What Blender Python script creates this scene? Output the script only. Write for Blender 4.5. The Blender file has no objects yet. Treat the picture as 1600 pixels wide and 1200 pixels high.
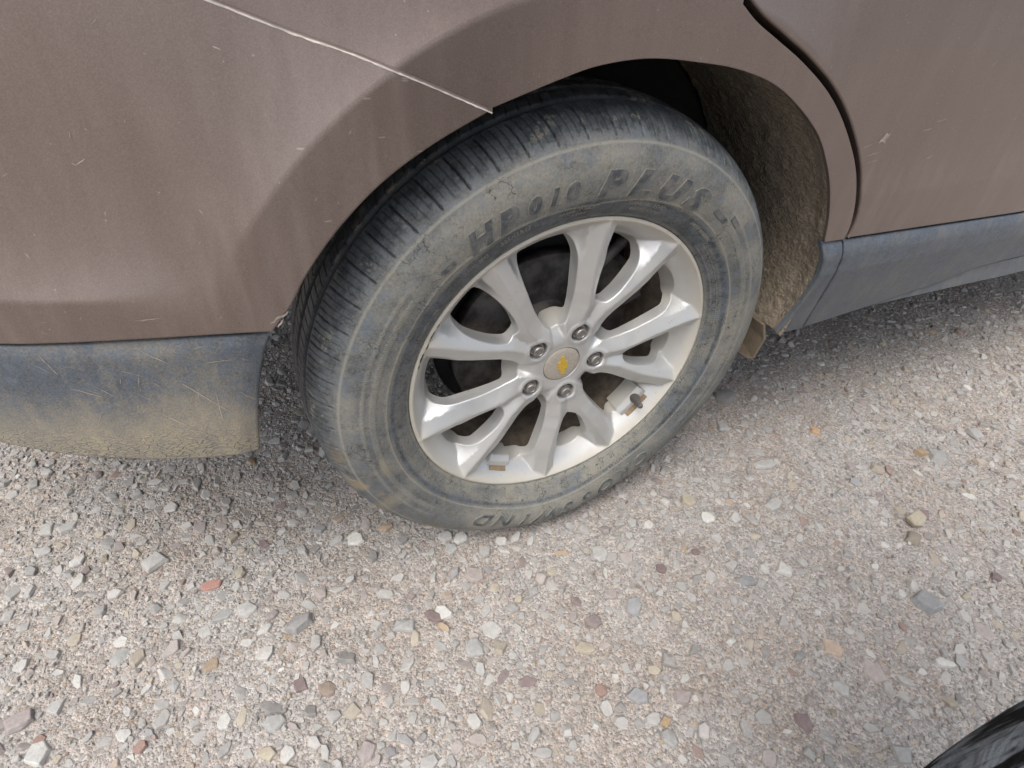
import bpy, bmesh, math, random
import numpy as np
from mathutils import Vector, Matrix
from mathutils.geometry import delaunay_2d_cdt
random.seed(7)
rng = np.random.default_rng(11)
SC = bpy.context.scene
COL = SC.collection
R_ = math.radians
PI = math.pi

# ------------------------------------------------------------------ camera
cam_d = bpy.data.cameras.new('camera')
cam = bpy.data.objects.new('camera', cam_d)
COL.objects.link(cam)
SC.camera = cam
cam_d.sensor_width = 36.0
cam_d.lens = 36.0 * 900.0 / 1600.0
cam_d.clip_start = 0.02
cam_d.clip_end = 400.0
M3 = Matrix(((0.908108, 0.216202, -0.358605), (-0.411776, 0.61658, -0.671022), (0.076032, 0.757025, 0.648947)))
cam.matrix_world = Matrix.Translation((-0.3785, -0.5405, 0.87)) @ M3.to_4x4()
cam_d.dof.use_dof = True
cam_d.dof.focus_distance = 0.98
cam_d.dof.aperture_fstop = 24.0

# ------------------------------------------------------------------ light
world = bpy.data.worlds.new('World')
SC.world = world
world.use_nodes = True
wn = world.node_tree
for n in list(wn.nodes):
    wn.nodes.remove(n)
sky = wn.nodes.new('ShaderNodeTexSky')
sky.sky_type = 'NISHITA'
sky.sun_disc = False
SUN = Vector((-0.38, -0.27, 0.90)).normalized()
sky.sun_elevation = math.asin(SUN.z)
sky.sun_rotation = math.atan2(SUN.x, SUN.y)
sky.air_density = 1.0
sky.dust_density = 4.0
sky.ozone_density = 1.0
bg = wn.nodes.new('ShaderNodeBackground')
bg.inputs['Strength'].default_value = 0.14
wo = wn.nodes.new('ShaderNodeOutputWorld')
hs = wn.nodes.new('ShaderNodeHueSaturation')
hs.inputs['Saturation'].default_value = 0.55      # thin high cloud
wn.links.new(sky.outputs[0], hs.inputs['Color'])
wn.links.new(hs.outputs[0], bg.inputs['Color'])
wn.links.new(bg.outputs[0], wo.inputs['Surface'])
sun_d = bpy.data.lights.new('sun', 'SUN')
sun_d.energy = 1.1
sun_d.angle = R_(42)
sun_d.color = (1.0, 0.985, 0.95)
sun = bpy.data.objects.new('sun', sun_d)
COL.objects.link(sun)
sun.rotation_euler = SUN.to_track_quat('Z', 'Y').to_euler()
sun.location = SUN * 20
SC.view_settings.view_transform = 'Standard'
SC.view_settings.look = 'None'
SC.view_settings.gamma = 1.0
SC.view_settings.use_curve_mapping = False
SC.view_settings.exposure = 0.86

# ------------------------------------------------------------------ material helpers
class NT:
    def __init__(s, name, rough=0.6, metallic=0.0, coat=0.0, spec=0.5):
        s.m = bpy.data.materials.new(name)
        s.m.use_nodes = True
        s.t = s.m.node_tree
        s.b = s.t.nodes['Principled BSDF']
        s.b.inputs['Roughness'].default_value = rough
        s.b.inputs['Metallic'].default_value = metallic
        s.b.inputs['Coat Weight'].default_value = coat
        s.b.inputs['Specular IOR Level'].default_value = spec
        s.tc = s.t.nodes.new('ShaderNodeTexCoord')
        s.obj = s.tc.outputs['Object']
    def link(s, a, b):
        s.t.links.new(a, b)
    def setv(s, sock, v):
        if isinstance(v, bpy.types.NodeSocket):
            s.link(v, sock)
        elif isinstance(v, (tuple, list)):
            sock.default_value = tuple(v) if len(v) == len(sock.default_value) else (*v, 1.0)
        else:
            sock.default_value = v
    def math(s, op, a, b=0.0, c=None, clamp=False):
        n = s.t.nodes.new('ShaderNodeMath')
        n.operation = op
        n.use_clamp = clamp
        s.setv(n.inputs[0], a)
        s.setv(n.inputs[1], b)
        if c is not None:
            s.setv(n.inputs[2], c)
        return n.outputs[0]
    def scale(s, v, sc, loc=(0, 0, 0), rot=(0, 0, 0)):
        n = s.t.nodes.new('ShaderNodeMapping')
        s.link(v, n.inputs['Vector'])
        n.inputs['Scale'].default_value = sc if isinstance(sc, tuple) else (sc, sc, sc)
        n.inputs['Location'].default_value = loc
        n.inputs['Rotation'].default_value = rot
        return n.outputs[0]
    def noise(s, sc, detail=4.0, rough=0.55, vec=None, dist=0.0):
        n = s.t.nodes.new('ShaderNodeTexNoise')
        n.inputs['Scale'].default_value = sc
        n.inputs['Detail'].default_value = detail
        n.inputs['Roughness'].default_value = rough
        n.inputs['Distortion'].default_value = dist
        s.link(vec or s.obj, n.inputs['Vector'])
        return n.outputs['Fac']
    def voro(s, sc, feature='F1', out='Distance', vec=None, rnd=1.0):
        n = s.t.nodes.new('ShaderNodeTexVoronoi')
        n.feature = feature
        n.inputs['Scale'].default_value = sc
        n.inputs['Randomness'].default_value = rnd
        s.link(vec or s.obj, n.inputs['Vector'])
        return n.outputs[out]
    def ramp(s, fac, lo, hi, a=0.0, b=1.0):
        n = s.t.nodes.new('ShaderNodeMapRange')
        n.interpolation_type = 'SMOOTHSTEP'
        s.setv(n.inputs['Value'], fac)
        n.inputs['From Min'].default_value = lo
        n.inputs['From Max'].default_value = hi
        n.inputs['To Min'].default_value = a
        n.inputs['To Max'].default_value = b
        return n.outputs['Result']
    def mix(s, fac, a, b, blend='MIX'):
        n = s.t.nodes.new('ShaderNodeMix')
        n.data_type = 'RGBA'
        n.blend_type = blend
        s.setv(n.inputs[0], fac)
        s.setv(n.inputs[6], a)
        s.setv(n.inputs[7], b)
        return n.outputs[2]
    def sep(s, v=None):
        n = s.t.nodes.new('ShaderNodeSeparateXYZ')
        s.link(v or s.obj, n.inputs[0])
        return n.outputs
    def bump(s, h, strength=0.5, dist=0.001, normal=None):
        n = s.t.nodes.new('ShaderNodeBump')
        n.inputs['Strength'].default_value = strength
        n.inputs['Distance'].default_value = dist
        s.link(h, n.inputs['Height'])
        if normal is not None:
            s.link(normal, n.inputs['Normal'])
        return n.outputs[0]
    def attr(s, name):
        n = s.t.nodes.new('ShaderNodeAttribute')
        n.attribute_name = name
        return n.outputs
    def color(s, v):
        s.setv(s.b.inputs['Base Color'], v)
    def rough(s, v):
        s.setv(s.b.inputs['Roughness'], v)
    def metal(s, v):
        s.setv(s.b.inputs['Metallic'], v)
    def normal(s, v):
        s.link(v, s.b.inputs['Normal'])

DUST = (0.30, 0.25, 0.185)

def make_paint():
    k = NT('brown metallic paint', rough=0.42, metallic=0.55, coat=0.25)
    k.b.inputs['Coat Roughness'].default_value = 0.18
    x, y, z = k.sep()
    base = (0.175, 0.128, 0.112)
    flake = k.noise(900, 2, 0.6)
    c = k.mix(k.ramp(flake, 0.35, 0.7), (0.160, 0.121, 0.106), (0.210, 0.162, 0.143))
    # vertical wash-down streaks of thin dust
    st = k.noise(1.0, 5, 0.6, k.scale(k.obj, (60, 60, 7)))
    cl = k.noise(5, 3, 0.5)
    low = k.ramp(z, 0.50, 0.95, 1.0, 0.25)
    dust = k.math('MULTIPLY', k.ramp(st, 0.34, 0.80), k.ramp(cl, 0.35, 0.7, 0.3, 1.0))
    dust = k.math('MULTIPLY', dust, low)
    dust = k.math('MULTIPLY_ADD', dust, 0.26, 0.10)
    fine = k.noise(420, 3, 0.7)
    dust = k.math('ADD', dust, k.math('MULTIPLY', k.ramp(fine, 0.55, 0.75), 0.10))
    # pale dried specks
    v = k.voro(110, 'F1', 'Distance')
    vc = k.voro(110, 'F1', 'Color')
    sx = k.sep(vc)
    sp = k.math('MULTIPLY', k.ramp(v, 0.05, 0.12, 1.0, 0.0), k.math('GREATER_THAN', sx[0], 0.84))
    # short pale scuffs
    sc_ = k.scale(k.obj, (30, 30, 130), rot=(0, 0.6, 0))
    v2 = k.voro(1.0, 'F1', 'Distance', sc_)
    s2 = k.sep(k.voro(1.0, 'F1', 'Color', sc_))
    sp2 = k.math('MULTIPLY', k.ramp(v2, 0.07, 0.13, 1.0, 0.0), k.math('GREATER_THAN', s2[1], 0.93))
    # lower edges hold more dirt behind the wheel arch lip
    c = k.mix(dust, c, (0.30, 0.25, 0.215))
    c = k.mix(k.math('MULTIPLY', k.math('MAXIMUM', sp, sp2), 0.3), c, (0.55, 0.48, 0.42))
    k.color(c)
    k.metal(k.math('MULTIPLY_ADD', dust, -0.9, 0.70, clamp=True))
    k.rough(k.math('MULTIPLY_ADD', dust, 0.5, 0.32, clamp=True))
    k.normal(k.bump(fine, 0.12, 0.0004))
    return k.m

def make_cladding():
    k = NT('dusty grey plastic', rough=0.55)
    x, y, z = k.sep()
    n1 = k.noise(9, 5, 0.6)
    n2 = k.noise(90, 5, 0.75)
    n3 = k.noise(1.0, 4, 0.6, k.scale(k.obj, (45, 45, 12), rot=(0, 0.25, 0)))
    g = k.mix(k.ramp(n2, 0.3, 0.75), (0.045, 0.057, 0.074), (0.095, 0.113, 0.138))
    # dried dust rises from the bottom edge
    lowd = k.ramp(z, 0.35, 0.50, 1.0, 0.0)
    back = k.ramp(x, -0.1, 0.3, 1.0, 0.10)
    d = k.math('MULTIPLY', lowd, back)
    d = k.math('ADD', k.math('MULTIPLY', d, 0.85), k.math('MULTIPLY', k.ramp(n1, 0.35, 0.72), k.math('MULTIPLY_ADD', back, 0.26, 0.06)))
    d = k.math('ADD', d, k.math('MULTIPLY', k.ramp(n3, 0.42, 0.72), 0.20))
    d = k.math('SUBTRACT', d, k.math('MULTIPLY', k.ramp(n2, 0.45, 0.62), 0.16), clamp=True)
    fn = k.noise(420, 3, 0.75)
    d = k.math('ADD', d, k.math('MULTIPLY', k.math('SUBTRACT', fn, 0.5), 0.9), clamp=True)
    # mud cracks in the thick film
    e = k.voro(1.0, 'DISTANCE_TO_EDGE', 'Distance', k.scale(k.obj, (120, 120, 330)))
    cr = k.math('MULTIPLY', k.ramp(e, 0.0, 0.12, 1.0, 0.0), k.math('MULTIPLY', k.ramp(z, 0.36, 0.43, 1.0, 0.0), back))
    cr = k.math('MULTIPLY', cr, k.ramp(n1, 0.35, 0.5))
    # faint long scratches
    sv = k.scale(k.obj, (9, 9, 330), rot=(0, -0.5, 0))
    s = k.noise(1.0, 3, 0.7, sv)
    scr = k.math('MULTIPLY', k.ramp(s, 0.70, 0.74), k.ramp(k.noise(14, 2), 0.5, 0.65))
    d2 = k.math('MULTIPLY', d, k.math('SUBTRACT', 1.0, k.math('MULTIPLY', cr, 0.8)))
    c = k.mix(d2, g, (0.32, 0.275, 0.195))
    c = k.mix(k.math('MULTIPLY', scr, 0.6), c, (0.38, 0.34, 0.27))
    k.color(c)
    k.rough(k.math('MULTIPLY_ADD', d2, 0.35, 0.42, clamp=True))
    h = k.math('ADD', k.math('MULTIPLY', n2, 0.4), k.math('MULTIPLY', k.noise(500, 2, 0.6), 0.5))
    h = k.math('SUBTRACT', h, k.math('MULTIPLY', cr, 1.4))
    k.normal(k.bump(h, 0.7, 0.0016))
    return k.m

def make_rubber(name='dusty tyre rubber', letters=False):
    k = NT(name, rough=0.62)
    x, y, z = k.sep()          # object origin is at the wheel centre
    r = k.math('SQRT', k.math('ADD', k.math('MULTIPLY', x, x), k.math('MULTIPLY', z, z)))
    n1 = k.noise(11, 5, 0.62)
    n2 = k.noise(55, 4, 0.65)
    n3 = k.noise(260, 3, 0.7)
    g = k.mix(k.ramp(n2, 0.35, 0.7), (0.036, 0.045, 0.055), (0.105, 0.122, 0.140))
    if letters:
        k.color(k.mix(k.ramp(n2, 0.38, 0.70, 0.10, 0.75), k.mix(0.25, g, (0.03, 0.035, 0.042)), (0.17, 0.16, 0.135)))
        k.rough(0.6)
        k.normal(k.bump(n3, 0.3, 0.0006))
        return k.m
    # thick dust in the mid sidewall, thin towards tread and bead
    band = k.math('MULTIPLY', k.ramp(r, 0.262, 0.270), k.ramp(r, 0.318, 0.345, 1.0, 0.0))
    side = k.ramp(y, 0.0, 0.02, 1.0, 0.0)
    d = k.math('MULTIPLY', k.math('MULTIPLY', band, side), k.ramp(n1, 0.38, 0.62, 0.28, 0.80))
    inner = k.math('MULTIPLY', k.ramp(r, 0.258, 0.264, 1.0, 0.0), k.math('MULTIPLY', k.ramp(n1, 0.35, 0.65, 0.25, 0.95), k.ramp(z, -0.10, 0.14, 0.95, 0.22)))
    bead = k.ramp(r, 0.239, 0.244, 0.45, 0.0)
    d = k.math('ADD', k.math('ADD', d, inner), bead)
    lowz = k.ramp(z, -0.33, -0.12, 0.30, 0.0)
    shoulder = k.math('MULTIPLY', k.ramp(r, 0.318, 0.34), k.ramp(n2, 0.4, 0.7, 0.10, 0.35))
    shoulder = k.math('MULTIPLY', shoulder, k.ramp(y, 0.015, 0.035, 1.0, 0.35))
    d = k.math('ADD', d, k.math('ADD', lowz, shoulder))
    d = k.math('SUBTRACT', d, k.math('MULTIPLY', k.ramp(n2, 0.5, 0.68), 0.30), clamp=True)
    d = k.math('ADD', d, k.math('MULTIPLY', k.math('SUBTRACT', k.noise(330, 4, 0.85), 0.5), 1.7), clamp=True)
    ridge = k.attr('tint')[0]
    rs_ = k.sep(ridge)
    # clods of dry dirt on the tread
    tr = k.math('MULTIPLY', k.ramp(r, 0.338, 0.346), k.ramp(k.noise(30, 5, 0.7), 0.55, 0.60))
    tr = k.math('MULTIPLY', tr, k.math('MULTIPLY', k.ramp(n3, 0.40, 0.52), k.ramp(k.noise(7, 2, 0.5), 0.38, 0.50)))
    d = k.math('MAXIMUM', d, k.math('MULTIPLY', tr, 1.0))
    # fine cracks in the sidewall
    dn = k.t.nodes.new('ShaderNodeVectorMath'); dn.operation = 'ADD'
    wob = k.t.nodes.new('ShaderNodeTexNoise'); wob.inputs['Scale'].default_value = 40; wob.inputs['Detail'].default_value = 3
    k.link(k.obj, wob.inputs['Vector'])
    sc1 = k.t.nodes.new('ShaderNodeVectorMath'); sc1.operation = 'SCALE'; sc1.inputs[3].default_value = 0.03
    k.link(wob.outputs['Color'], sc1.inputs[0])
    k.link(k.obj, dn.inputs[0]); k.link(sc1.outputs[0], dn.inputs[1])
    e = k.voro(85, 'DISTANCE_TO_EDGE', 'Distance', dn.outputs[0])
    cr = k.math('MULTIPLY', k.ramp(e, 0.0, 0.03, 1.0, 0.0), k.ramp(k.noise(30, 3), 0.54, 0.66))
    cr = k.math('MULTIPLY', cr, k.ramp(r, 0.325, 0.335, 1.0, 0.0))
    cr2 = k.math('MULTIPLY', k.math('MULTIPLY', k.ramp(k.voro(150, 'DISTANCE_TO_EDGE', 'Distance', dn.outputs[0]), 0.0, 0.05, 1.0, 0.0), k.ramp(k.noise(60, 3), 0.52, 0.58)), k.ramp(r, 0.262, 0.268, 1.0, 0.25))
    cr = k.math('MAXIMUM', cr, k.math('MULTIPLY', cr2, side))
    c = k.mix(d, g, (0.235, 0.222, 0.185))
    c = k.mix(k.math('MULTIPLY', rs_[0], 0.75), c, (0.31, 0.29, 0.235))
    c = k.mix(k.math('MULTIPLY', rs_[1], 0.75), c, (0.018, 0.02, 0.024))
    # an ochre smear of clay on the rear of the sidewall
    oc = k.math('MULTIPLY', k.ramp(x, -0.30, -0.255, 1.0, 0.0), k.ramp(k.math('ABSOLUTE', k.math('ADD', z, 0.12)), 0.03, 0.11, 1.0, 0.0))
    oc = k.math('MULTIPLY', k.math('MULTIPLY', oc, side), k.ramp(k.noise(22, 4, 0.6), 0.42, 0.56))
    c = k.mix(k.math('MULTIPLY', oc, 0.45), c, (0.33, 0.25, 0.13))
    c = k.mix(cr, c, (0.015, 0.017, 0.02))
    k.color(c)
    k.rough(k.math('MULTIPLY_ADD', d, 0.35, 0.52, clamp=True))
    h = k.math('ADD', k.math('MULTIPLY', n3, 0.5), k.math('MULTIPLY', n2, 0.6))
    h = k.math('SUBTRACT', h, k.math('MULTIPLY', cr, 1.2))
    k.normal(k.bump(h, 0.5, 0.0010))
    return k.m

def make_alloy():
    k = NT('silver painted alloy', rough=0.36, metallic=0.75)
    x, y, z = k.sep()
    r = k.math('SQRT', k.math('ADD', k.math('MULTIPLY', x, x), k.math('MULTIPLY', z, z)))
    n1 = k.noise(26, 4, 0.6)
    n2 = k.noise(300, 3, 0.7)
    dust = k.math('MULTIPLY', k.ramp(n1, 0.35, 0.75), 0.22)
    edge = k.math('MULTIPLY', k.ramp(r, 0.215, 0.235), 0.60)
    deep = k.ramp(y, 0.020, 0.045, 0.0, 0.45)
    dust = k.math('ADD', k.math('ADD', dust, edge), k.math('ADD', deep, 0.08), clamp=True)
    v = k.voro(240, 'F1', 'Distance')
    vc = k.sep(k.voro(240, 'F1', 'Color'))
    sp = k.math('MULTIPLY', k.ramp(v, 0.14, 0.22, 1.0, 0.0), k.math('GREATER_THAN', vc[0], 0.93))
    sp = k.math('MULTIPLY', sp, k.ramp(k.noise(9, 2), 0.5, 0.62))
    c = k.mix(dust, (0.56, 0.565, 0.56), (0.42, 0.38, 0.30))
    c = k.mix(k.math('MULTIPLY', sp, 0.7), c, (0.12, 0.10, 0.08))
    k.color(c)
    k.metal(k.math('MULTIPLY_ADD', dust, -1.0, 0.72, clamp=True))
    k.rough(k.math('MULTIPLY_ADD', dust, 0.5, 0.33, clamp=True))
    k.normal(k.bump(n2, 0.08, 0.0003))
    return k.m

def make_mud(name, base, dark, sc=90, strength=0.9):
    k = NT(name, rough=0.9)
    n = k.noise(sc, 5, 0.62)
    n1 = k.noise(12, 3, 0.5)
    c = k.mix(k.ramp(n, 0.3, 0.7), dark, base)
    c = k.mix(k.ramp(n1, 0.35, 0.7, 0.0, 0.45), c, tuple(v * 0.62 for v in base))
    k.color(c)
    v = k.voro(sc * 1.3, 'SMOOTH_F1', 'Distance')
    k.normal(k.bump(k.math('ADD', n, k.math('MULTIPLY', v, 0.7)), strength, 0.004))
    return k.m

def make_simple(name, col, rough=0.6, metallic=0.0, nsc=60, var=0.3, bump=0.2, bd=0.0008):
    k = NT(name, rough=rough, metallic=metallic)
    n = k.noise(nsc, 4, 0.6)
    k.color(k.mix(k.ramp(n, 0.3, 0.7), tuple(v * (1 - var) for v in col), tuple(v * (1 + var) for v in col)))
    k.normal(k.bump(k.noise(nsc * 5, 3, 0.6), bump, bd))
    return k.m

def make_ground():
    k = NT('crushed limestone fines', rough=0.92, spec=0.3)
    n1 = k.noise(2.6, 4, 0.55)
    n2 = k.noise(17, 4, 0.6)
    vcol = k.voro(330, 'F1', 'Color')
    vd = k.voro(330, 'F1', 'Distance')
    v2c = k.voro(150, 'F1', 'Color')
    v2d = k.voro(150, 'F1', 'Distance')
    s1 = k.sep(vcol); s2 = k.sep(v2c)
    c = k.mix(k.ramp(k.noise(4.5, 4, 0.6), 0.42, 0.60), (0.330, 0.288, 0.252), (0.350, 0.325, 0.300))
    c = k.mix(k.ramp(n2, 0.35, 0.7, 0.0, 0.5), c, (0.39, 0.355, 0.325))
    tone = k.math('MULTIPLY_ADD', s1[0], 0.60, 0.68)
    tone = k.math('MULTIPLY', tone, k.math('MULTIPLY_ADD', s2[1], 0.30, 0.86))
    gap = k.math('MULTIPLY', k.ramp(vd, 0.42, 0.75, 1.0, 0.72), k.ramp(v2d, 0.5, 0.8, 1.0, 0.85))
    tn = k.t.nodes.new('ShaderNodeCombineXYZ')
    for i in range(3):
        k.link(tone, tn.inputs[i])
    c = k.mix(1.0, c, tn.outputs[0], 'MULTIPLY')
    c = k.mix(k.math('MULTIPLY', k.math('GREATER_THAN', s1[1], 0.965), 0.5), c, (0.40, 0.24, 0.12))
    k.color(c)
    h = k.math('ADD', k.math('MULTIPLY', k.math('SUBTRACT', 1.0, vd), 0.8), k.math('MULTIPLY', k.noise(600, 2, 0.6), 0.5))
    h = k.math('ADD', h, k.math('MULTIPLY', k.math('SUBTRACT', 1.0, v2d), 1.0))
    k.normal(k.bump(h, 0.8, 0.0026))
    return k.m

def make_stone(name, attr=None, col=None, speck=0.25):
    k = NT(name, rough=0.85, spec=0.35)
    base = k.attr('tint')[0] if attr else col
    n = k.noise(160, 4, 0.65)
    n2 = k.noise(45, 3, 0.6)
    t = k.math('MULTIPLY_ADD', n, 0.5, 0.75)
    t = k.math('MULTIPLY', t, k.math('MULTIPLY_ADD', n2, 0.3, 0.85))
    tn = k.t.nodes.new('ShaderNodeCombineXYZ')
    for i in range(3):
        k.link(t, tn.inputs[i])
    c = k.mix(1.0, base, tn.outputs[0], 'MULTIPLY')
    c = k.mix(k.ramp(k.noise(90, 4, 0.7), 0.5, 0.75, 0.0, speck), c, (0.42, 0.37, 0.31))
    k.color(c)
    k.normal(k.bump(k.math('ADD', n, k.math('MULTIPLY', k.noise(480, 3, 0.7), 0.4)), 0.6, 0.0016))
    return k.m

MAT = {}
MAT['paint'] = make_paint()
MAT['clad'] = make_cladding()
MAT['rubber'] = make_rubber()
MAT['letter'] = make_rubber('raised letter rubber', True)
MAT['alloy'] = make_alloy()
MAT['mud'] = make_mud('dried brown mud', (0.27, 0.225, 0.165), (0.155, 0.128, 0.095), 190, 0.8)
MAT['flap'] = make_mud('dusty tan flap', (0.27, 0.215, 0.15), (0.22, 0.17, 0.115), 120, 0.15)
MAT['residue'] = make_mud('brown clay residue', (0.27, 0.20, 0.12), (0.20, 0.145, 0.085), 150, 0.3)
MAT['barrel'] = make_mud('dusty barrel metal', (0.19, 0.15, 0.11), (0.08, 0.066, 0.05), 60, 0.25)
MAT['dark'] = make_simple('black underbody', (0.012, 0.012, 0.012), 0.9)
MAT['glass'] = make_simple('dark tinted window', (0.01, 0.012, 0.014), 0.06, 0.0, 5, 0.1, 0.0)
MAT['disc'] = make_simple('worn brake iron', (0.085, 0.078, 0.072), 0.55, 0.5, 40, 0.5, 0.4)
MAT['letter_edge'] = make_mud('pale dust on letter edges', (0.27, 0.25, 0.205), (0.16, 0.155, 0.14), 300, 0.2)
MAT['pale_dirt'] = make_simple('pale dried dirt', (0.31, 0.265, 0.225), 0.85)
MAT['seam_highlight'] = make_simple('painted seam highlight', (0.50, 0.455, 0.41), 0.8)  # pale colour standing in for sky reflected on the bumper's lip
MAT['nut'] = make_simple('dull steel nut', (0.30, 0.285, 0.265), 0.42, 0.75, 200, 0.25, 0.2)
MAT['cap'] = make_simple('champagne grey cap', (0.43, 0.39, 0.33), 0.45, 0.35, 300, 0.12, 0.1)
MAT['gold'] = make_simple('gold emblem', (0.62, 0.40, 0.05), 0.4, 0.35, 400, 0.2, 0.2)
MAT['chrome'] = make_simple('bright emblem edge', (0.75, 0.73, 0.68), 0.25, 0.9, 400, 0.05, 0.0)
MAT['valve'] = make_simple('grey dusty valve rubber', (0.11, 0.10, 0.09), 0.5, 0.2, 200, 0.3, 0.2)
MAT['ground'] = make_ground()
MAT['gravel'] = make_stone('gravel stone', attr=True)

# ------------------------------------------------------------------ object helpers
def tag(o, label=None, cat=None, group=None, kind=None):
    if label: o['label'] = label
    if cat: o['category'] = cat
    if group: o['group'] = group
    if kind: o['kind'] = kind
    return o

def empty(name, loc=(0, 0, 0), parent=None):
    o = bpy.data.objects.new(name, None)
    COL.objects.link(o)
    o.location = loc
    o.empty_display_size = 0.1
    if parent: o.parent = parent
    return o

def mesh_obj(name, verts, faces, mat, parent=None, smooth=True, loc=(0, 0, 0), normals=None):
    me = bpy.data.meshes.new(name)
    me.from_pydata([tuple(map(float, v)) for v in verts], [], [tuple(map(int, f)) for f in faces])
    me.polygons.foreach_set('use_smooth', [smooth] * len(me.polygons))
    me.materials.append(mat)
    if normals is not None:
        me.normals_split_custom_set_from_vertices([tuple(map(float, n)) for n in normals])
    me.update()
    o = bpy.data.objects.new(name, me)
    COL.objects.link(o)
    o.location = loc
    if parent: o.parent = parent
    return o

def bm_obj(name, bm, mat, parent=None, smooth=False, loc=(0, 0, 0)):
    me = bpy.data.meshes.new(name)
    bm.to_mesh(me)
    bm.free()
    me.polygons.foreach_set('use_smooth', [smooth] * len(me.polygons))
    me.materials.append(mat)
    o = bpy.data.objects.new(name, me)
    COL.objects.link(o)
    o.location = loc
    if parent: o.parent = parent
    return o

def quick_mesh(name, V, F, mat, tint=None, smooth=False, parent=None):
    """V (n,3), F (m,3) numpy triangles, built fast"""
    me = bpy.data.meshes.new(name)
    me.vertices.add(len(V))
    me.vertices.foreach_set('co', np.ascontiguousarray(V, dtype=np.float32).ravel())
    m = len(F); k = F.shape[1]
    me.loops.add(m * k)
    me.loops.foreach_set('vertex_index', np.ascontiguousarray(F, dtype=np.int32).ravel())
    me.polygons.add(m)
    me.polygons.foreach_set('loop_start', np.arange(0, m * k, k, dtype=np.int32))
    me.polygons.foreach_set('use_smooth', np.full(m, smooth))
    me.update(calc_edges=True)
    if tint is not None:
        a = me.color_attributes.new('tint', 'FLOAT_COLOR', 'POINT')
        a.data.foreach_set('color', np.c_[tint, np.ones(len(tint))].astype(np.float32).ravel())
    me.materials.append(mat)
    o = bpy.data.objects.new(name, me)
    COL.objects.link(o)
    if parent: o.parent = parent
    return o

def catmull(pts, step=0.006):
    P = np.array(pts, float)
    if len(P) == 2:
        n = max(1, int(np.linalg.norm(P[1] - P[0]) / step))
        t = np.linspace(0, 1, n + 1)[:, None]
        return P[0] * (1 - t) + P[1] * t
    Q = np.vstack([2 * P[0] - P[1], P, 2 * P[-1] - P[-2]])
    out = []
    for i in range(1, len(Q) - 2):
        n = max(1, int(np.linalg.norm(Q[i + 1] - Q[i]) / step))
        for j in range(n):
            t = j / n
            out.append(0.5 * ((2 * Q[i]) + (-Q[i - 1] + Q[i + 1]) * t + (2 * Q[i - 1] - 5 * Q[i] + 4 * Q[i + 1] - Q[i + 2]) * t * t
                       + (-Q[i - 1] + 3 * Q[i] - 3 * Q[i + 1] + Q[i + 2]) * t ** 3))
    out.append(Q[-2])
    return np.array(out)

def join_loop(segs, step=0.006):
    out = []
    for s in segs:
        c = catmull(s, step)
        if out and np.linalg.norm(out[-1] - c[0]) < 1e-4: c = c[1:]
        out += list(c)
    if np.linalg.norm(out[0] - out[-1]) < 1e-4: out = out[:-1]
    return np.array(out)

def area2(P):
    x, y = P[:, 0], P[:, 1]
    return 0.5 * np.sum(x * np.roll(y, -1) - np.roll(x, -1) * y)

def inside(P, pts):
    x, y = pts[:, 0], pts[:, 1]
    c = np.zeros(len(pts), bool)
    n = len(P)
    j = n - 1
    for i in range(n):
        xi, yi = P[i]; xj, yj = P[j]
        cond = ((yi > y) != (yj > y))
        with np.errstate(divide='ignore', invalid='ignore'):
            xs = (xj - xi) * (y - yi) / (yj - yi + 1e-30) + xi
        c ^= cond & (x < xs)
        j = i
    return c

def dist_to_poly(P, pts):
    best = np.full(len(pts), 1e9)
    n = len(P)
    for i in range(n):
        a = P[i]; b = P[(i + 1) % n]
        ab = b - a
        t = np.clip(((pts - a) @ ab) / (ab @ ab + 1e-12), 0, 1)
        best = np.minimum(best, np.hypot(*(pts - a - t[:, None] * ab).T))
    return best

def normals2(P):
    """outward 2D normals of a CCW loop"""
    t = np.roll(P, -1, 0) - np.roll(P, 1, 0)
    t /= np.linalg.norm(t, axis=1)[:, None] + 1e-12
    return np.c_[t[:, 1], -t[:, 0]]

def gradn(gf, x, z, e=0.0015):
    gx = (gf(x + e, z) - gf(x - e, z)) / (2 * e)
    gz = (gf(x, z + e) - gf(x, z - e)) / (2 * e)
    n = np.c_[gx, -np.ones_like(gx), gz]
    return n / np.linalg.norm(n, axis=1)[:, None]

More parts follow.
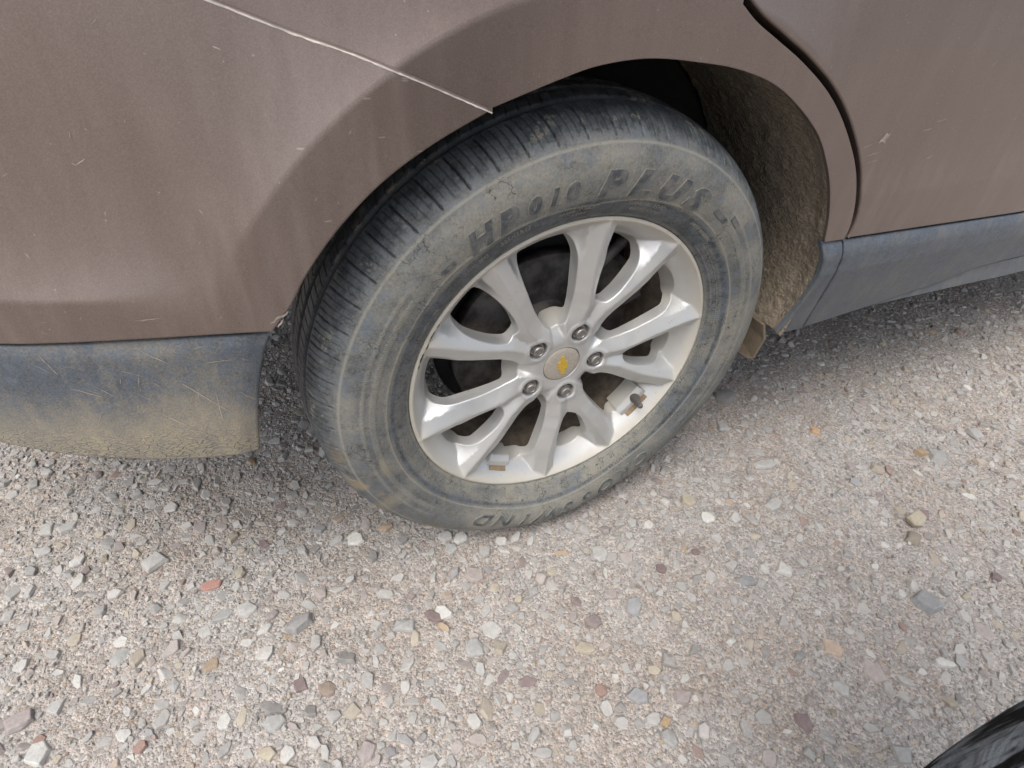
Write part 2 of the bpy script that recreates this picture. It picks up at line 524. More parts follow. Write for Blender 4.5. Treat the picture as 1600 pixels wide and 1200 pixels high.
def panel(name, segs, gf, mat, parent, spacing=0.012, er=0.0025, depth=0.02, extra=None, step=0.006):
    """sheet following y = gf(x, z) inside an outline, with rolled edges and a return flange"""
    P = join_loop(segs, step)
    if area2(P) < 0: P = P[::-1]
    N = normals2(P)
    In = P - N * er
    mn, mx = In.min(0), In.max(0)
    gx, gz = np.meshgrid(np.arange(mn[0], mx[0], spacing), np.arange(mn[1], mx[1], spacing))
    G = np.c_[gx.ravel(), gz.ravel()]
    G[:, 0] += (np.arange(len(G)) % 2) * 1e-5
    if extra is not None and len(extra):
        far = np.ones(len(G), bool)
        for i in range(0, len(G), 4000):
            dd = np.hypot(G[i:i + 4000, None, 0] - extra[None, :, 0], G[i:i + 4000, None, 1] - extra[None, :, 1]).min(1)
            far[i:i + 4000] = dd > 0.006
        G = np.vstack([G[far], extra])
    ok = inside(In, G)
    G = G[ok]
    G = G[dist_to_poly(In, G) > min(spacing, 0.006) * 0.45]
    n = len(In)
    allp = [Vector((a, b)) for a, b in In] + [Vector((a, b)) for a, b in G]
    vo, eo, fo, ov, oe, of = delaunay_2d_cdt(allp, [], [list(range(n))], 1, 1e-7)
    V2 = np.array([(v.x, v.y) for v in vo])
    Y = gf(V2[:, 0], V2[:, 1])
    V = np.c_[V2[:, 0], Y, V2[:, 1]]
    Nn = gradn(gf, V2[:, 0], V2[:, 1])
    F = [tuple(f) for f in fo]
    # map loop verts
    lookup = {}
    for i, lst in enumerate(ov):
        for k in lst:
            if k < n: lookup[k] = i
    ring0 = [lookup[i] for i in range(n)]
    Y0 = gf(In[:, 0], In[:, 1])
    S0 = gradn(gf, In[:, 0], In[:, 1])
    O3 = np.c_[N[:, 0], np.zeros(n), N[:, 1]]
    rings = [ring0]; verts = [V]; nors = [Nn]; base = len(V)
    for off, dy, wn in ((er * 0.7, er * 0.3, 0.5), (er, er, 1.0), (er, depth, 1.0)):
        pp = In + N * off
        verts.append(np.c_[pp[:, 0], Y0 + dy, pp[:, 1]])
        nn = S0 * (1 - wn) + O3 * wn
        nors.append(nn / np.linalg.norm(nn, axis=1)[:, None])
        rings.append(list(range(base, base + n))); base += n
    V = np.vstack(verts); Nn = np.vstack(nors)
    for a, b in zip(rings[:-1], rings[1:]):
        for i in range(n):
            j = (i + 1) % n
            F.append((a[i], b[i], b[j], a[j]))
    # orientation: front of the sheet must face -y
    F2 = []
    for f in F:
        a, b, c = V[f[0]], V[f[1]], V[f[2]]
        nn = np.cross(b - a, c - a)
        F2.append(f if nn @ (Nn[f[0]] + Nn[f[1]] + Nn[f[2]]) > 0 else f[::-1])
    return mesh_obj(name, V, F2, mat, parent, True, (0, 0, 0), Nn)

def lathe(name, prof, mat, parent, seg=96, a0=0.0, a1=2 * PI, smooth=True, loc=(0, 0, 0)):
    """prof: list of (r, y); axis along y"""
    prof = np.array(prof, float)
    full = abs(a1 - a0 - 2 * PI) < 1e-6
    na = seg if full else seg + 1
    A = a0 + (a1 - a0) * np.arange(na) / seg
    V = np.array([(r * math.cos(a), y, r * math.sin(a)) for a in A for r, y in prof])
    m = len(prof); F = []
    for i in range(seg):
        j = (i + 1) % na
        for k in range(m - 1):
            F.append((i * m + k, j * m + k, j * m + k + 1, i * m + k + 1))
    o = mesh_obj(name, V, F, mat, parent, smooth, loc)
    return o

def add_box(bm, lo, hi, bevel=0.0):
    r = bmesh.ops.create_cube(bm, size=1.0)
    for v in r['verts']:
        v.co = Vector([lo[i] + (v.co[i] + 0.5) * (hi[i] - lo[i]) for i in range(3)])
    if bevel:
        es = list({e for v in r['verts'] for e in v.link_edges})
        bmesh.ops.bevel(bm, geom=es, offset=bevel, segments=3, affect='EDGES', profile=0.5)

def smin(a, b, k):
    h = np.clip(.5 + .5 * (b - a) / k, 0, 1)
    return b * (1 - h) + a * h - k * h * (1 - h)

def sstep(x, a, b):
    t = np.clip((x - a) / (b - a), 0, 1)
    return t * t * (3 - 2 * t)

# ================================================================== STRUCTURE: the ground
HW = 0.345           # wheel centre height
def ground_h(x, y):
    h = 0.005 * np.sin(2.1 * x + 1.3 * y + 0.5) + 0.004 * np.sin(5.3 * x - 3.7 * y) + 0.0025 * np.sin(11 * x + 9 * y + 1.0)
    h = h + 0.0018 * np.sin(23 * x - 31 * y + 2) + 0.0012 * np.sin(47 * x + 39 * y)
    near = np.exp(-((x / 0.22) ** 2 + ((y - 0.09) / 0.2) ** 2))
    h = h * (1 - near) - 0.004 * near
    far = np.clip((np.hypot(x, y) - 6) / 20, 0, 1)
    return h * (1 - far)

def graded(lo, hi, near_lo, near_hi, d, grow=1.22):
    a = list(np.arange(near_lo, near_hi + d / 2, d))
    s = d; v = a[-1]
    while v < hi:
        s *= grow; v += s; a.append(min(v, hi))
    s = d; v = a[0]; b = []
    while v > lo:
        s *= grow; v -= s; b.append(max(v, lo))
    return np.array(b[::-1] + a)

gx = graded(-90, 90, -1.3, 1.9, 0.011)
gy = graded(-90, 90, -0.9, 1.1, 0.011)
X, Y = np.meshgrid(gx, gy)
Zg = ground_h(X, Y) + rng.normal(0, 0.0007, X.shape) * (np.hypot(X, Y) < 4)
Vg = np.c_[X.ravel(), Y.ravel(), Zg.ravel()]
nx, ny = len(gx), len(gy)
idx = np.arange(nx * ny).reshape(ny, nx)
Fg = np.c_[idx[:-1, :-1].ravel(), idx[:-1, 1:].ravel(), idx[1:, 1:].ravel(), idx[1:, :-1].ravel()]
ground = quick_mesh('ground', Vg, Fg, MAT['ground'], smooth=True)
tag(ground, 'compacted pale crushed limestone ground under and around the car', kind='structure')

# ================================================================== THE CAR
car = empty('car', (0, 0, 0))
tag(car, 'dusty brown metallic SUV seen at its rear wheel, grey plastic lower trim', 'car')

def g_body(x, z):
    x = np.asarray(x, float); z = np.asarray(z, float)
    r = np.hypot(x, z - 0.345)
    y = -0.03 + 1.0 * np.maximum(0, -.38 - x) ** 2 + 0.25 * np.maximum(0, z - .70) ** 2
    d = smin(r - .474, z - .574, .03)
    w = .0012 + .016 * np.exp(-((x + .43) / .05) ** 2 - ((z - .585) / .05) ** 2)
    d = 0.5 * (d + np.sqrt(d * d + w * w)) - 0.0
    A = 1 - .75 * np.clip(x / .3, 0, 1)
    A = A * (1 - sstep(x, 0.9, 1.3))
    return y + A * .45 * .075 * (1 - np.exp(-d / .075))

def g_clad_rear(x, z):
    y = -0.034 + 1.0 * np.maximum(0, -.38 - x) ** 2
    top = 0.006 * (1 - np.clip((0.528 - z) / 0.02, 0, 1)) ** 2      # rounded top ledge
    return y + top + 0.9 * np.maximum(0, 0.43 - z) ** 2 + 0.004 * np.exp(-((x + 0.383 + (0.52 - z) * 0.25) / 0.012) ** 2)

def g_clad_front(x, z):
    y = -0.036 + 0 * x
    top = 0.010 * (1 - np.clip((0.512 - 0.013 * x - z) / 0.028, 0, 1)) ** 2
    return y + top + 0.16 * np.maximum(0, 0.455 - z) + 0.0 * x

def g_rocker(x, z):
    zt = 0.347 + 0.045 * np.clip((x - 0.6) / 0.4, 0, 1) + 0.004
    return -0.034 + 0.16 * (0.455 - zt) - 0.15 * np.clip(zt - z, 0, 1) + 0.004

cre = []
for a in np.arange(20, 150, 0.5):
    for d in (-0.003, 0.0, 0.003, 0.0065):
        cre.append((math.cos(R_(a)) * (0.474 + d), 0.345 + math.sin(R_(a)) * (0.474 + d)))
cre = [c for c in cre if c[1] > 0.60]
for xx in np.arange(-0.95, -0.46, 0.005):
    for d in (-0.003, 0.0, 0.003, 0.007):
        cre.append((xx, 0.574 + d))
cre = np.array(cre)

SEAM = [(-0.362, 0.794), (-0.317, 0.778), (-0.268, 0.763), (-0.224, 0.747), (-0.155, 0.719)]
ARCH_R = [(-0.155, 0.719), (-0.211, 0.692), (-0.26, 0.661), (-0.302, 0.623), (-0.336, 0.582), (-0.357, 0.549), (-0.379, 0.523)]
ARCH_F = [(-0.155, 0.719), (-0.087, 0.741), (-0.045, 0.752), (0.009, 0.757), (0.069, 0.753), (0.128, 0.745), (0.185, 0.729), (0.24, 0.701), (0.287, 0.669), (0.322, 0.634), (0.351, 0.597), (0.376, 0.553), (0.392, 0.511)]
CLAD_ARCH = [(0.392, 0.510), (0.407, 0.464), (0.411, 0.424), (0.409, 0.381), (0.397, 0.333)]
DOOR = [(0.113, 0.806), (0.138, 0.791), (0.176, 0.774), (0.222, 0.753), (0.278, 0.722), (0.329, 0.684), (0.383, 0.632), (0.417, 0.585), (0.437, 0.539), (0.4385, 0.5095)]
GAP = [(0.4385, 0.5085), (0.447, 0.446), (0.461, 0.332)]
BTOP = [(-0.95, 0.515), (-0.75, 0.521), (-0.603, 0.526), (-0.552, 0.529), (-0.5, 0.531), (-0.448, 0.53), (-0.41, 0.527), (-0.379, 0.523)]
BFRONT = [(-0.379, 0.521), (-0.392, 0.492), (-0.404, 0.452), (-0.413, 0.408), (-0.42, 0.360)]
BBOT = [(-0.42, 0.360), (-0.489, 0.366), (-0.55, 0.373), (-0.608, 0.380), (-0.663, 0.391), (-0.75, 0.415), (-0.95, 0.46)]

def shift(pts, dx, dz):
    return [(a + dx, b + dz) for a, b in pts]

# the joint between bumper and quarter panel is 3 mm wide, the door gap 7 mm
seam_ext = [(-0.95, 0.965), (-0.80, 0.93), (-0.60, 0.870), (-0.47, 0.832)] + SEAM
def g_bumper(x, z):
    return g_body(x, z) - 0.0048
panel('rear_bumper', [BTOP[::-1] and shift(BTOP, 0, 0.0015), ARCH_R[::-1], shift(seam_ext, 0.0, -0.0002)[::-1], [(-0.9508, 0.963), (-0.95, 0.5165)]],
      g_bumper, MAT['paint'], car, extra=cre, er=0.0030, depth=0.006)
door_top = [(0.105, 1.00), (0.100, 0.90), (0.100, 0.84), (0.113, 0.806)]
panel('quarter_panel', [shift(seam_ext, -0.0005, -0.0016), ARCH_F, [(0.392, 0.511), (0.4385 - 0.0035, 0.5095)], shift(DOOR, -0.0045, -0.0028)[::-1],
                        shift(door_top, -0.0045, 0)[::-1], [(0.1005, 1.00), (-0.3, 1.01), (-0.95, 1.00)], [(-0.95, 1.00), (-0.95, 0.967)]],
      g_body, MAT['paint'], car, extra=cre, er=0.0010, depth=0.005)
SILL = [(0.4385, 0.5105), (0.649, 0.5055), (0.907, 0.4995), (1.235, 0.495)]
panel('rear_door', [shift(door_top, 0.0035, 0), shift(DOOR, 0.0035, 0.0014), SILL, [(1.235, 0.495), (1.24, 1.0)], [(1.24, 1.0), (0.1085, 1.0)]],
      g_body, MAT['paint'], car, extra=cre[cre[:, 0] > 0.05], er=0.003, depth=0.03)
panel('bumper_cladding', [shift(BTOP, 0, -0.0015), BFRONT, BBOT, [(-0.95, 0.46), (-0.95, 0.5135)]], g_clad_rear, MAT['clad'], car, er=0.004, depth=0.045, spacing=0.009)
panel('arch_cladding', [CLAD_ARCH[::-1], [(0.392, 0.5095), (0.4365, 0.5080)], shift(GAP, -0.0018, 0), [(0.459, 0.331), (0.397, 0.333)]],
      g_clad_front, MAT['clad'], car, er=0.0025, depth=0.009, spacing=0.009)
panel('door_cladding', [shift(GAP, 0.0018, 0)[::-1], shift(SILL, 0, -0.003), [(1.235, 0.492), (1.235, 0.392)],
                        [(1.235, 0.392), (1.031, 0.389), (0.886, 0.386), (0.788, 0.368), (0.681, 0.356), (0.606, 0.347), (0.4625, 0.333)]],
      g_clad_front, MAT['clad'], car, er=0.003, depth=0.04, spacing=0.009)
panel('rocker_panel', [[(0.612, 0.3445), (0.681, 0.353), (0.788, 0.365), (0.886, 0.383), (1.031, 0.386), (1.235, 0.389), (2.3, 0.385)], [(2.3, 0.385), (2.3, 0.350)],
                       [(2.3, 0.350), (1.083, 0.349), (0.826, 0.347), (0.612, 0.3435)]],
      g_rocker, MAT['clad'], car, er=0.0015, depth=0.05, spacing=0.012)
# pale scratches, splashes and a chip, thin films on the panels
def scratches(name, segs, gf, mat, lift=0.0005):
    V = []; F = []
    for (x0, z0, x1, z1, w) in segs:
        n = 6; L = math.hypot(x1 - x0, z1 - z0); px, pz = -(z1 - z0) / L, (x1 - x0) / L
        b = len(V)
        for i in range(n + 1):
            t = i / n; ww = w * (0.25 + math.sin(PI * min(max(t, 0.05), 0.95))) * random.uniform(0.5, 1.1)
            jx = random.uniform(-0.3, 0.3) * w
            for s in (-1, 1):
                x = x0 + (x1 - x0) * t + px * (s * ww * 0.5 + jx); z = z0 + (z1 - z0) * t + pz * (s * ww * 0.5 + jx)
                V.append((x, float(gf(np.array(x), np.array(z))) - lift, z))
        for i in range(n):
            F.append((b + 2 * i, b + 2 * i + 1, b + 2 * i + 3, b + 2 * i + 2))
    o = mesh_obj(name, V, F, mat, car, False)
    return tag(o, kind='stuff')
rs = random.Random(3)
dsg = [(0.378, 0.647, 0.421, 0.655, .0010), (0.39, 0.635, 0.425, 0.639, .0009), (0.40, 0.625, 0.427, 0.628, .0008), (0.496, 0.661, 0.516, 0.664, .001), (0.517, 0.672, 0.54, 0.675, .001), (0.535, 0.621, 0.55, 0.625, .0012),
       (0.413, 0.652, 0.430, 0.661, .0085), (0.418, 0.660, 0.426, 0.650, .006)]
for i in range(34):
    x = rs.uniform(0.2, 1.0); z = rs.uniform(0.53, 0.82)
    if x < 0.46 - (z - 0.6) * 1.0 + 0.02 and x < 0.47: continue
    l = rs.uniform(0.004, 0.012); a = rs.uniform(0.3, 1.1)
    dsg.append((x, z, x + l * math.cos(a), z + l * math.sin(a), rs.uniform(.0004, .0008)))
scratches('scratch', dsg, g_body, MAT['pale_dirt'])
bsg = [(-0.491, 0.685, -0.488, 0.683, .0009), (-0.489, 0.683, -0.481, 0.688, .0008), (-0.373, 0.766, -0.368, 0.764, .0009), (-0.32, 0.652, -0.317, 0.656, .0009), (-0.488, 0.554, -0.466, 0.5555, .0010), (-0.378, 0.536, -0.360, 0.545, .0035), (-0.372, 0.530, -0.366, 0.538, .0018)]
for i in range(26):
    x = rs.uniform(-0.62, -0.22); z = rs.uniform(0.54, 0.79)
    if math.hypot(x, z - 0.345) < 0.43 or z > 0.70 - (x + 0.1) * 0.25: continue
    l = rs.uniform(0.002, 0.006); a = rs.uniform(0, 3.1)
    bsg.append((x, z, x + l * math.cos(a), z + l * math.sin(a), rs.uniform(.0004, .0007)))
scratches('scratch', bsg, g_bumper, MAT['pale_dirt'])
csg = [(-0.47, 0.478, -0.432, 0.427, .0012), (-0.508, 0.451, -0.457, 0.396, .0011), (-0.497, 0.522, -0.474, 0.503, .0009), (-0.444, 0.459, -0.446, 0.421, .0011), (-0.443, 0.50, -0.421, 0.50, .0009), (-0.565, 0.478, -0.542, 0.466, .0008), (-0.576, 0.516, -0.569, 0.494, .0008)]
for i in range(34):
    x = rs.uniform(-0.60, -0.41); z = rs.uniform(0.385, 0.515); l = rs.uniform(0.005, 0.022); a = rs.choice((-0.8, -0.7, -0.6, -0.9, 1.2)) + rs.uniform(-0.15, 0.15)
    csg.append((x, z, x + l * math.cos(a), z + l * math.sin(a), rs.uniform(.0003, .0007)))
scratches('scratch', csg, g_clad_rear, MAT['pale_dirt'])
# highlight on the bumper's top lip, painted as a thin pale strip
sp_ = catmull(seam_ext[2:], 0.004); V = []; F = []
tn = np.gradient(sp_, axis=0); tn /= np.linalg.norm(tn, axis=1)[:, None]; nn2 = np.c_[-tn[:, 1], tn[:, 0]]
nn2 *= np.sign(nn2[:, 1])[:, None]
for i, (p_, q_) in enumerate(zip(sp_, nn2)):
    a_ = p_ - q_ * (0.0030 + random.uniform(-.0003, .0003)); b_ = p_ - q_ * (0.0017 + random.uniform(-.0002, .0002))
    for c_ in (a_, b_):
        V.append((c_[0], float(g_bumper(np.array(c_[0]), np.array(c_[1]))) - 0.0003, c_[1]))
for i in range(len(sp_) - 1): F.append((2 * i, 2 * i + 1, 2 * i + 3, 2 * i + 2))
mesh_obj('seam_highlight', V, F, MAT['seam_highlight'], car, False)
# forward panels, beyond the picture
panel('front_door', [[(1.247, 0.50), (1.247, 1.0)], [(1.247, 1.0), (2.28, 1.0)], [(2.28, 1.0), (2.30, 0.50)], [(2.30, 0.50), (1.247, 0.50)]], g_body, MAT['paint'], car, er=0.003, depth=0.03, spacing=0.06, step=0.03)
panel('front_door_cladding', [[(1.24, 0.493), (2.30, 0.493)], [(2.30, 0.493), (2.30, 0.39)], [(2.30, 0.39), (1.24, 0.392)], [(1.24, 0.392), (1.24, 0.493)]], g_clad_front, MAT['clad'], car, er=0.003, depth=0.03, spacing=0.06, step=0.03)
fa = [(2.72 - 0.41 * math.cos(t), 0.36 + 0.41 * math.sin(t)) for t in np.linspace(0.05, PI - 0.05, 30)]
panel('front_fender', [[(2.308, 0.38), (2.287, 1.0)], [(2.287, 1.0), (3.1, 0.99), (3.5, 0.90)], [(3.5, 0.90), (3.55, 0.38)], [(3.55, 0.38), fa[-1]], fa[::-1], [fa[0], (2.308, 0.38)]],
      lambda x, z: g_body(x, z) + 0.6 * np.maximum(0, np.asarray(x) - 3.1) ** 2, MAT['paint'], car, er=0.003, depth=0.03, spacing=0.05, step=0.03)

# wheel arch liner: a mud-caked shell over the wheel
def liner():
    na, nb = 330, 76
    A = np.radians(np.linspace(-1.6, 157, na)); B = np.linspace(0, 1, nb)
    AA, BB = np.meshgrid(A, B, indexing='ij')
    # radius follows the arch lip
    lip = np.array(ARCH_R[::-1][:-1] + ARCH_F + CLAD_ARCH[1:])
    la = np.arctan2(lip[:, 1] - HW, lip[:, 0]); lr = np.hypot(lip[:, 0], lip[:, 1] - HW)
    o = np.argsort(la)
    r0 = np.interp(A, la[o], lr[o])[:, None]
    Yd = -0.024 + 0.275 * BB
    r = r0 + 0.003 + 0.010 * sstep(BB, 0.0, 0.12) - 0.012 * np.sin(BB * PI) * sstep(AA, 1.2, 0.5) + 0.0 * BB
    ph = rng.uniform(0, 6.28, 60); d = np.zeros_like(r)
    for i in range(60):
        f = rng.uniform(60, 420); th = rng.uniform(0, PI)
        d += np.sin((AA * 0.41 * math.cos(th) + Yd * math.sin(th)) * f + ph[i]) * 0.0016 * (90 / (f + 60))
    lump = rng.normal(0, 1, r.shape)
    for _ in range(2):
        lump = (lump + np.roll(lump, 1, 0) + np.roll(lump, 1, 1) + np.roll(lump, -1, 0) + np.roll(lump, -1, 1)) / 5
    muddy = sstep(AA, 1.9, 0.6) * 0.85 + 0.15
    r = r - (d * 0.22 + np.clip(lump, -0.2, 1) * 0.0030) * muddy * sstep(BB, 0.0, 0.06)
    V = np.c_[(r * np.cos(AA)).ravel(), Yd.ravel(), (HW + r * np.sin(AA)).ravel()]
    idx = np.arange(na * nb).reshape(na, nb)
    F = np.c_[idx[:-1, :-1].ravel(), idx[:-1, 1:].ravel(), idx[1:, 1:].ravel(), idx[1:, :-1].ravel()]
    return quick_mesh('wheel_arch_liner', V, F, MAT['mud'], smooth=True, parent=car)
liner()
# inner wall of the wheel house
bm = bmesh.new()
seg = 40
vo_ = [bm.verts.new((0.44 * math.cos(a), 0.25, HW + 0.44 * math.sin(a))) for a in np.linspace(R_(-2), R_(160), seg)]
c_ = bm.verts.new((0, 0.25, HW + 0.03))
for i in range(seg - 1):
    bm.faces.new((c_, vo_[i], vo_[i + 1]))
bm_obj('wheel_house_wall', bm, MAT['dark'], car)
# mud flap (small deflector) behind the sill end, in front of the tyre
bm = bmesh.new()
pts = [(0.395, 0.012, 0.335), (0.398, 0.150, 0.325), (0.402, 0.150, 0.262), (0.409, 0.085, 0.240), (0.417, 0.030, 0.240), (0.421, 0.022, 0.246), (0.412, 0.010, 0.30)]
f1 = [bm.verts.new(p) for p in pts]
f2 = [bm.verts.new((p[0] + 0.006, p[1] + 0.001, p[2])) for p in pts]
bm.faces.new(f1); bm.faces.new(f2[::-1])
for i in range(len(pts)):
    j = (i + 1) % len(pts)
    bm.faces.new((f1[j], f1[i], f2[i], f2[j]))
bmesh.ops.recalc_face_normals(bm, faces=bm.faces)
bmesh.ops.bevel(bm, geom=[e for e in bm.edges], offset=0.0012, segments=2, affect='EDGES')
flap = bm_obj('mud_flap', bm, MAT['flap'], car)

# underbody and upper body, hardly in view but they carry the shade
for lo, hi in (((0.47, 0.035, 0.345), (2.28, 1.77, 0.45)), ((0.47, 0.06, 0.451), (2.28, 1.74, 0.99)), ((-0.50, 0.30, 0.46), (0.469, 1.50, 0.985)),
               ((-0.93, 0.33, 0.50), (-0.501, 1.47, 0.98)), ((2.281, 0.30, 0.38), (3.45, 1.50, 0.95)), ((-0.50, 1.501, 0.80), (0.469, 1.78, 0.985)), ((-0.50, 0.03, 0.80), (0.469, 0.299, 0.985))):
    bm = bmesh.new(); add_box(bm, lo, hi); bm_obj('underbody', bm, MAT['dark'], car)
prof = [(-0.93, 0.0), (-0.75, 0.62), (-0.1, 0.69), (1.2, 0.70), (1.9, 0.64), (2.6, 0.03)]
def upper(inset, z0, top):
    V = []; 
    for x, h in prof:
        w = 0.045 + inset + 0.22 * h
        V.append((x, w, z0 + h * top)); V.append((x, 1.80 - w, z0 + h * top))
    bot = [(-0.94, 0.045 + inset, 0.99), (2.62, 0.045 + inset, 0.99), (2.62, 1.755 - inset, 0.99), (-0.94, 1.755 - inset, 0.99)]
    return V, bot
V, bot = upper(0.0, 1.0, 0.95)
n = len(V) // 2
F = [(2 * i, 2 * i + 1, 2 * i + 3, 2 * i + 2) for i in range(n - 1)]
F += [tuple(2 * i for i in range(n)), tuple(2 * i + 1 for i in range(n))[::-1]]
mesh_obj('side_window', V, F, MAT['glass'], car, False)
V2 = [(x, y, z + 0.012) for x, y, z in V[2:10]]
V2 += [(x, y, z - 0.03) for x, y, z in V2]
F2 = []
for i in range(3):
    F2 += [(2 * i, 2 * i + 1, 2 * i + 3, 2 * i + 2), (2 * i, 2 * i + 2, 2 * i + 10, 2 * i + 8), (2 * i + 1, 2 * i + 9, 2 * i + 11, 2 * i + 3)]
F2 += [(0, 8, 9, 1), (6, 7, 15, 14)]
mesh_obj('roof', V2, F2, MAT['paint'], car, False)
bm = bmesh.new()
add_box(bm, (2.35, 0.10, 0.93), (3.42, 1.70, 0.985), 0.02)
bm_obj('bonnet', bm, MAT['paint'], car)
bm = bmesh.new()
add_box(bm, (-0.99, 0.36, 0.47), (-0.935, 1.44, 1.0), 0.03)
bm_obj('tailgate', bm, MAT['paint'], car)
bm = bmesh.new()
add_box(bm, (0.45, 1.79, 0.36), (2.28, 1.83, 0.995), 0.01)
bm_obj('far_side_panel', bm, MAT['paint'], car)

# ================================================================== THE WHEEL
YC = 0.0945
def tyre_profile():
    half = [(0.2345, 0.012), (0.2375, 0.004), (0.243, -0.001), (0.250, -0.0065), (0.262, -0.0125), (0.275, -0.0170), (0.290, -0.0195), (0.303, -0.0198),
            (0.315, -0.0180), (0.324, -0.0145), (0.3285, -0.0120), (0.333, -0.0085), (0.3385, -0.0035), (0.3445, 0.004), (0.3500, 0.013), (0.3545, 0.024), (0.3580, 0.038),
            (0.3602, 0.055), (0.3618, 0.075), (0.3622, YC)]
    return half
half = tyre_profile()
hp = catmull(half, 0.00155)
full = np.vstack([hp, np.c_[hp[::-1][1:, 0], 2 * YC - hp[::-1][1:, 1]]])
tp = full
tang = np.gradient(tp, axis=0); tang /= np.linalg.norm(tang, axis=1)[:, None]
# outward normal in (r, y): for the outer sidewall tangent goes +r then +y
tn_ = np.c_[tang[:, 1], -tang[:, 0]]
def prof_y(r):
    """y of the outer sidewall at radius r"""
    m = hp[:, 1] < 0.02
    return np.interp(r, hp[m, 0], hp[m, 1])
def line_r(a):
    """radius of the fine moulded line round the inner sidewall (a in degrees)"""
    a = (np.asarray(a) + 180) % 360 - 180
    xs = [-180, -60, 30, 58, 79.5, 93, 115, 133, 150, 180]
    ys = [0.272, 0.268, 0.270, 0.272, 0.2655, 0.2605, 0.2695, 0.2755, 0.272, 0.272]
    return np.interp(a, xs, ys)

NT_ = 2160
def build_tyre(parent):
    A = 2 * PI * np.arange(NT_) / NT_
    m = len(tp)
    AA, JJ = np.meshgrid(A, np.arange(m), indexing='ij')
    r = tp[JJ, 0]; y = tp[JJ, 1]
    nr = tn_[JJ, 0]; nyy = tn_[JJ, 1]
    h = np.zeros_like(r)
    yl = y - YC
    # circumferential grooves
    for c in (-0.050, -0.017, 0.017, 0.050):
        h -= 0.0065 * np.exp(-((yl - c) / 0.0042) ** 6)
    ti = np.arange(NT_)[:, None]
    
    outer = (yl < 0)
    # shoulder slots, slanted
    for side in (1, -1):
        ys = YC - side * (yl + 0.0) if False else y
        yy = -yl * side            # distance towards this shoulder
        sh = (yy > 0.056) & ((r > 0.333))
        sl = ((yy - 0.056) * 90)
        for ph_, w, dep, lo in ((0, 0.75, 0.0050, 0.331), (9, 0.35, 0.0020, 0.337), (18, 0.35, 0.0026, 0.334), (27, 0.35, 0.0020, 0.338)):
            d = np.abs(((ti - ph_ + sl + 18) % 36) - 18)
            fade = sstep(r, lo, lo + 0.006) * sstep(yy, 0.056, 0.060)
            h -= dep * fade * np.clip(1.15 - d / (w + 0.45), 0, 1) * sh
    # sipes on the ribs
    for (a_, b_) in ((-0.046, -0.021), (-0.013, 0.013), (0.021, 0.046)):
        inr = (yl > a_) & (yl < b_)
        d = np.abs(((ti + yl * 260 + 13.5 * (a_ > 0)) % 13.5) - 6.75)
        h -= 0.0022 * inr * np.clip(1.0 - d / 0.9, 0, 1)
    # moulded rings
    out = y < 0.02
    deg = np.degrees(AA)
    h += 0.0009 * np.exp(-((r - 0.3290) / 0.0011) ** 2) * out
    h += 0.0006 * np.exp(-((r - 0.3335) / 0.0009) ** 2) * out
    lr_ = np.exp(-((r - line_r(deg)) / 0.0010) ** 2) * out
    h += 0.0010 * lr_
    ridge = np.maximum(np.exp(-((r - 0.3290) / 0.0013) ** 2) * out * 0.8, lr_ * 0.9)
    dark = np.zeros_like(r)
    h += 0.0007 * np.exp(-((r - 0.2440) / 0.0009) ** 2) * out
    # fine serration bands beside the name (rear) and above it (front)
    hatch = 0.5 + 0.5 * np.sin(ti * 2 * PI / 3.0)
    band1 = (np.abs(r - 0.290) < 0.0045) | (np.abs(r - 0.303) < 0.002)
    dm = (deg + 360) % 360
    arc = sstep(dm, 138, 144) * sstep(dm, 228, 218) 
    arc2 = sstep(dm, 318, 326) + sstep(dm, 52, 46) * (dm < 90)
    h += 0.0009 * hatch * band1 * (arc + arc2) * out
    ridge = np.maximum(ridge, hatch * band1 * (arc + arc2) * out * 0.7)
    rin = np.abs(r - (0.2525)) < 0.0075
    hatch2 = 0.5 + 0.5 * np.sin(r * 2 * PI / 0.0036)
    arc3 = sstep(dm, 4, 8) * sstep(dm, 48, 44)
    ridge = np.maximum(ridge, 0.7 * hatch2 * rin * arc3 * out * (0.6 + 0.4 * np.sin(ti * 2 * PI / 5)))
    h += 0.0005 * hatch2 * rin * arc3 * out * (0.6 + 0.4 * np.sin(ti * 2 * PI / 5))
    h += rng.normal(0, 0.00012, h.shape)
    r = r + nr * h; y = y + nyy * h
    x = r * np.cos(AA); z = r * np.sin(AA)
    # weight of the car: flat at the ground, bulged side wall above it
    w = np.exp(-(((AA + PI / 2 + PI) % (2 * PI) - PI) / 0.42) ** 2)
    w = np.exp(-((np.abs(((AA - 1.5 * PI) + PI) % (2 * PI) - PI)) / 0.42) ** 2)
    bul = w * np.sin(np.clip((tp[JJ, 0] - 0.24) / 0.105, 0, 1) * PI) * 0.014
    y = y - np.where(y < YC, bul, -bul)
    flat = -HW + 0.0015
    sq = np.maximum(0, flat - z)
    z = np.where(sq > 0, flat + sq * 0.04, z)
    V = np.c_[x.ravel(), y.ravel(), z.ravel()]
    idx = np.arange(NT_ * m).reshape(NT_, m)
    n2 = np.roll(idx, -1, 0)
    F = np.c_[idx[:, :-1].ravel(), n2[:, :-1].ravel(), n2[:, 1:].ravel(), idx[:, 1:].ravel()]
    F = F[:, ::-1]
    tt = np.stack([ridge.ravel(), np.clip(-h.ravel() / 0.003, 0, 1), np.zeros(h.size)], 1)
    return quick_mesh('tyre', V, F, MAT['rubber'], tt, smooth=True, parent=parent)

wheel = empty('wheel', (0, 0, HW), car)
build_tyre(wheel)

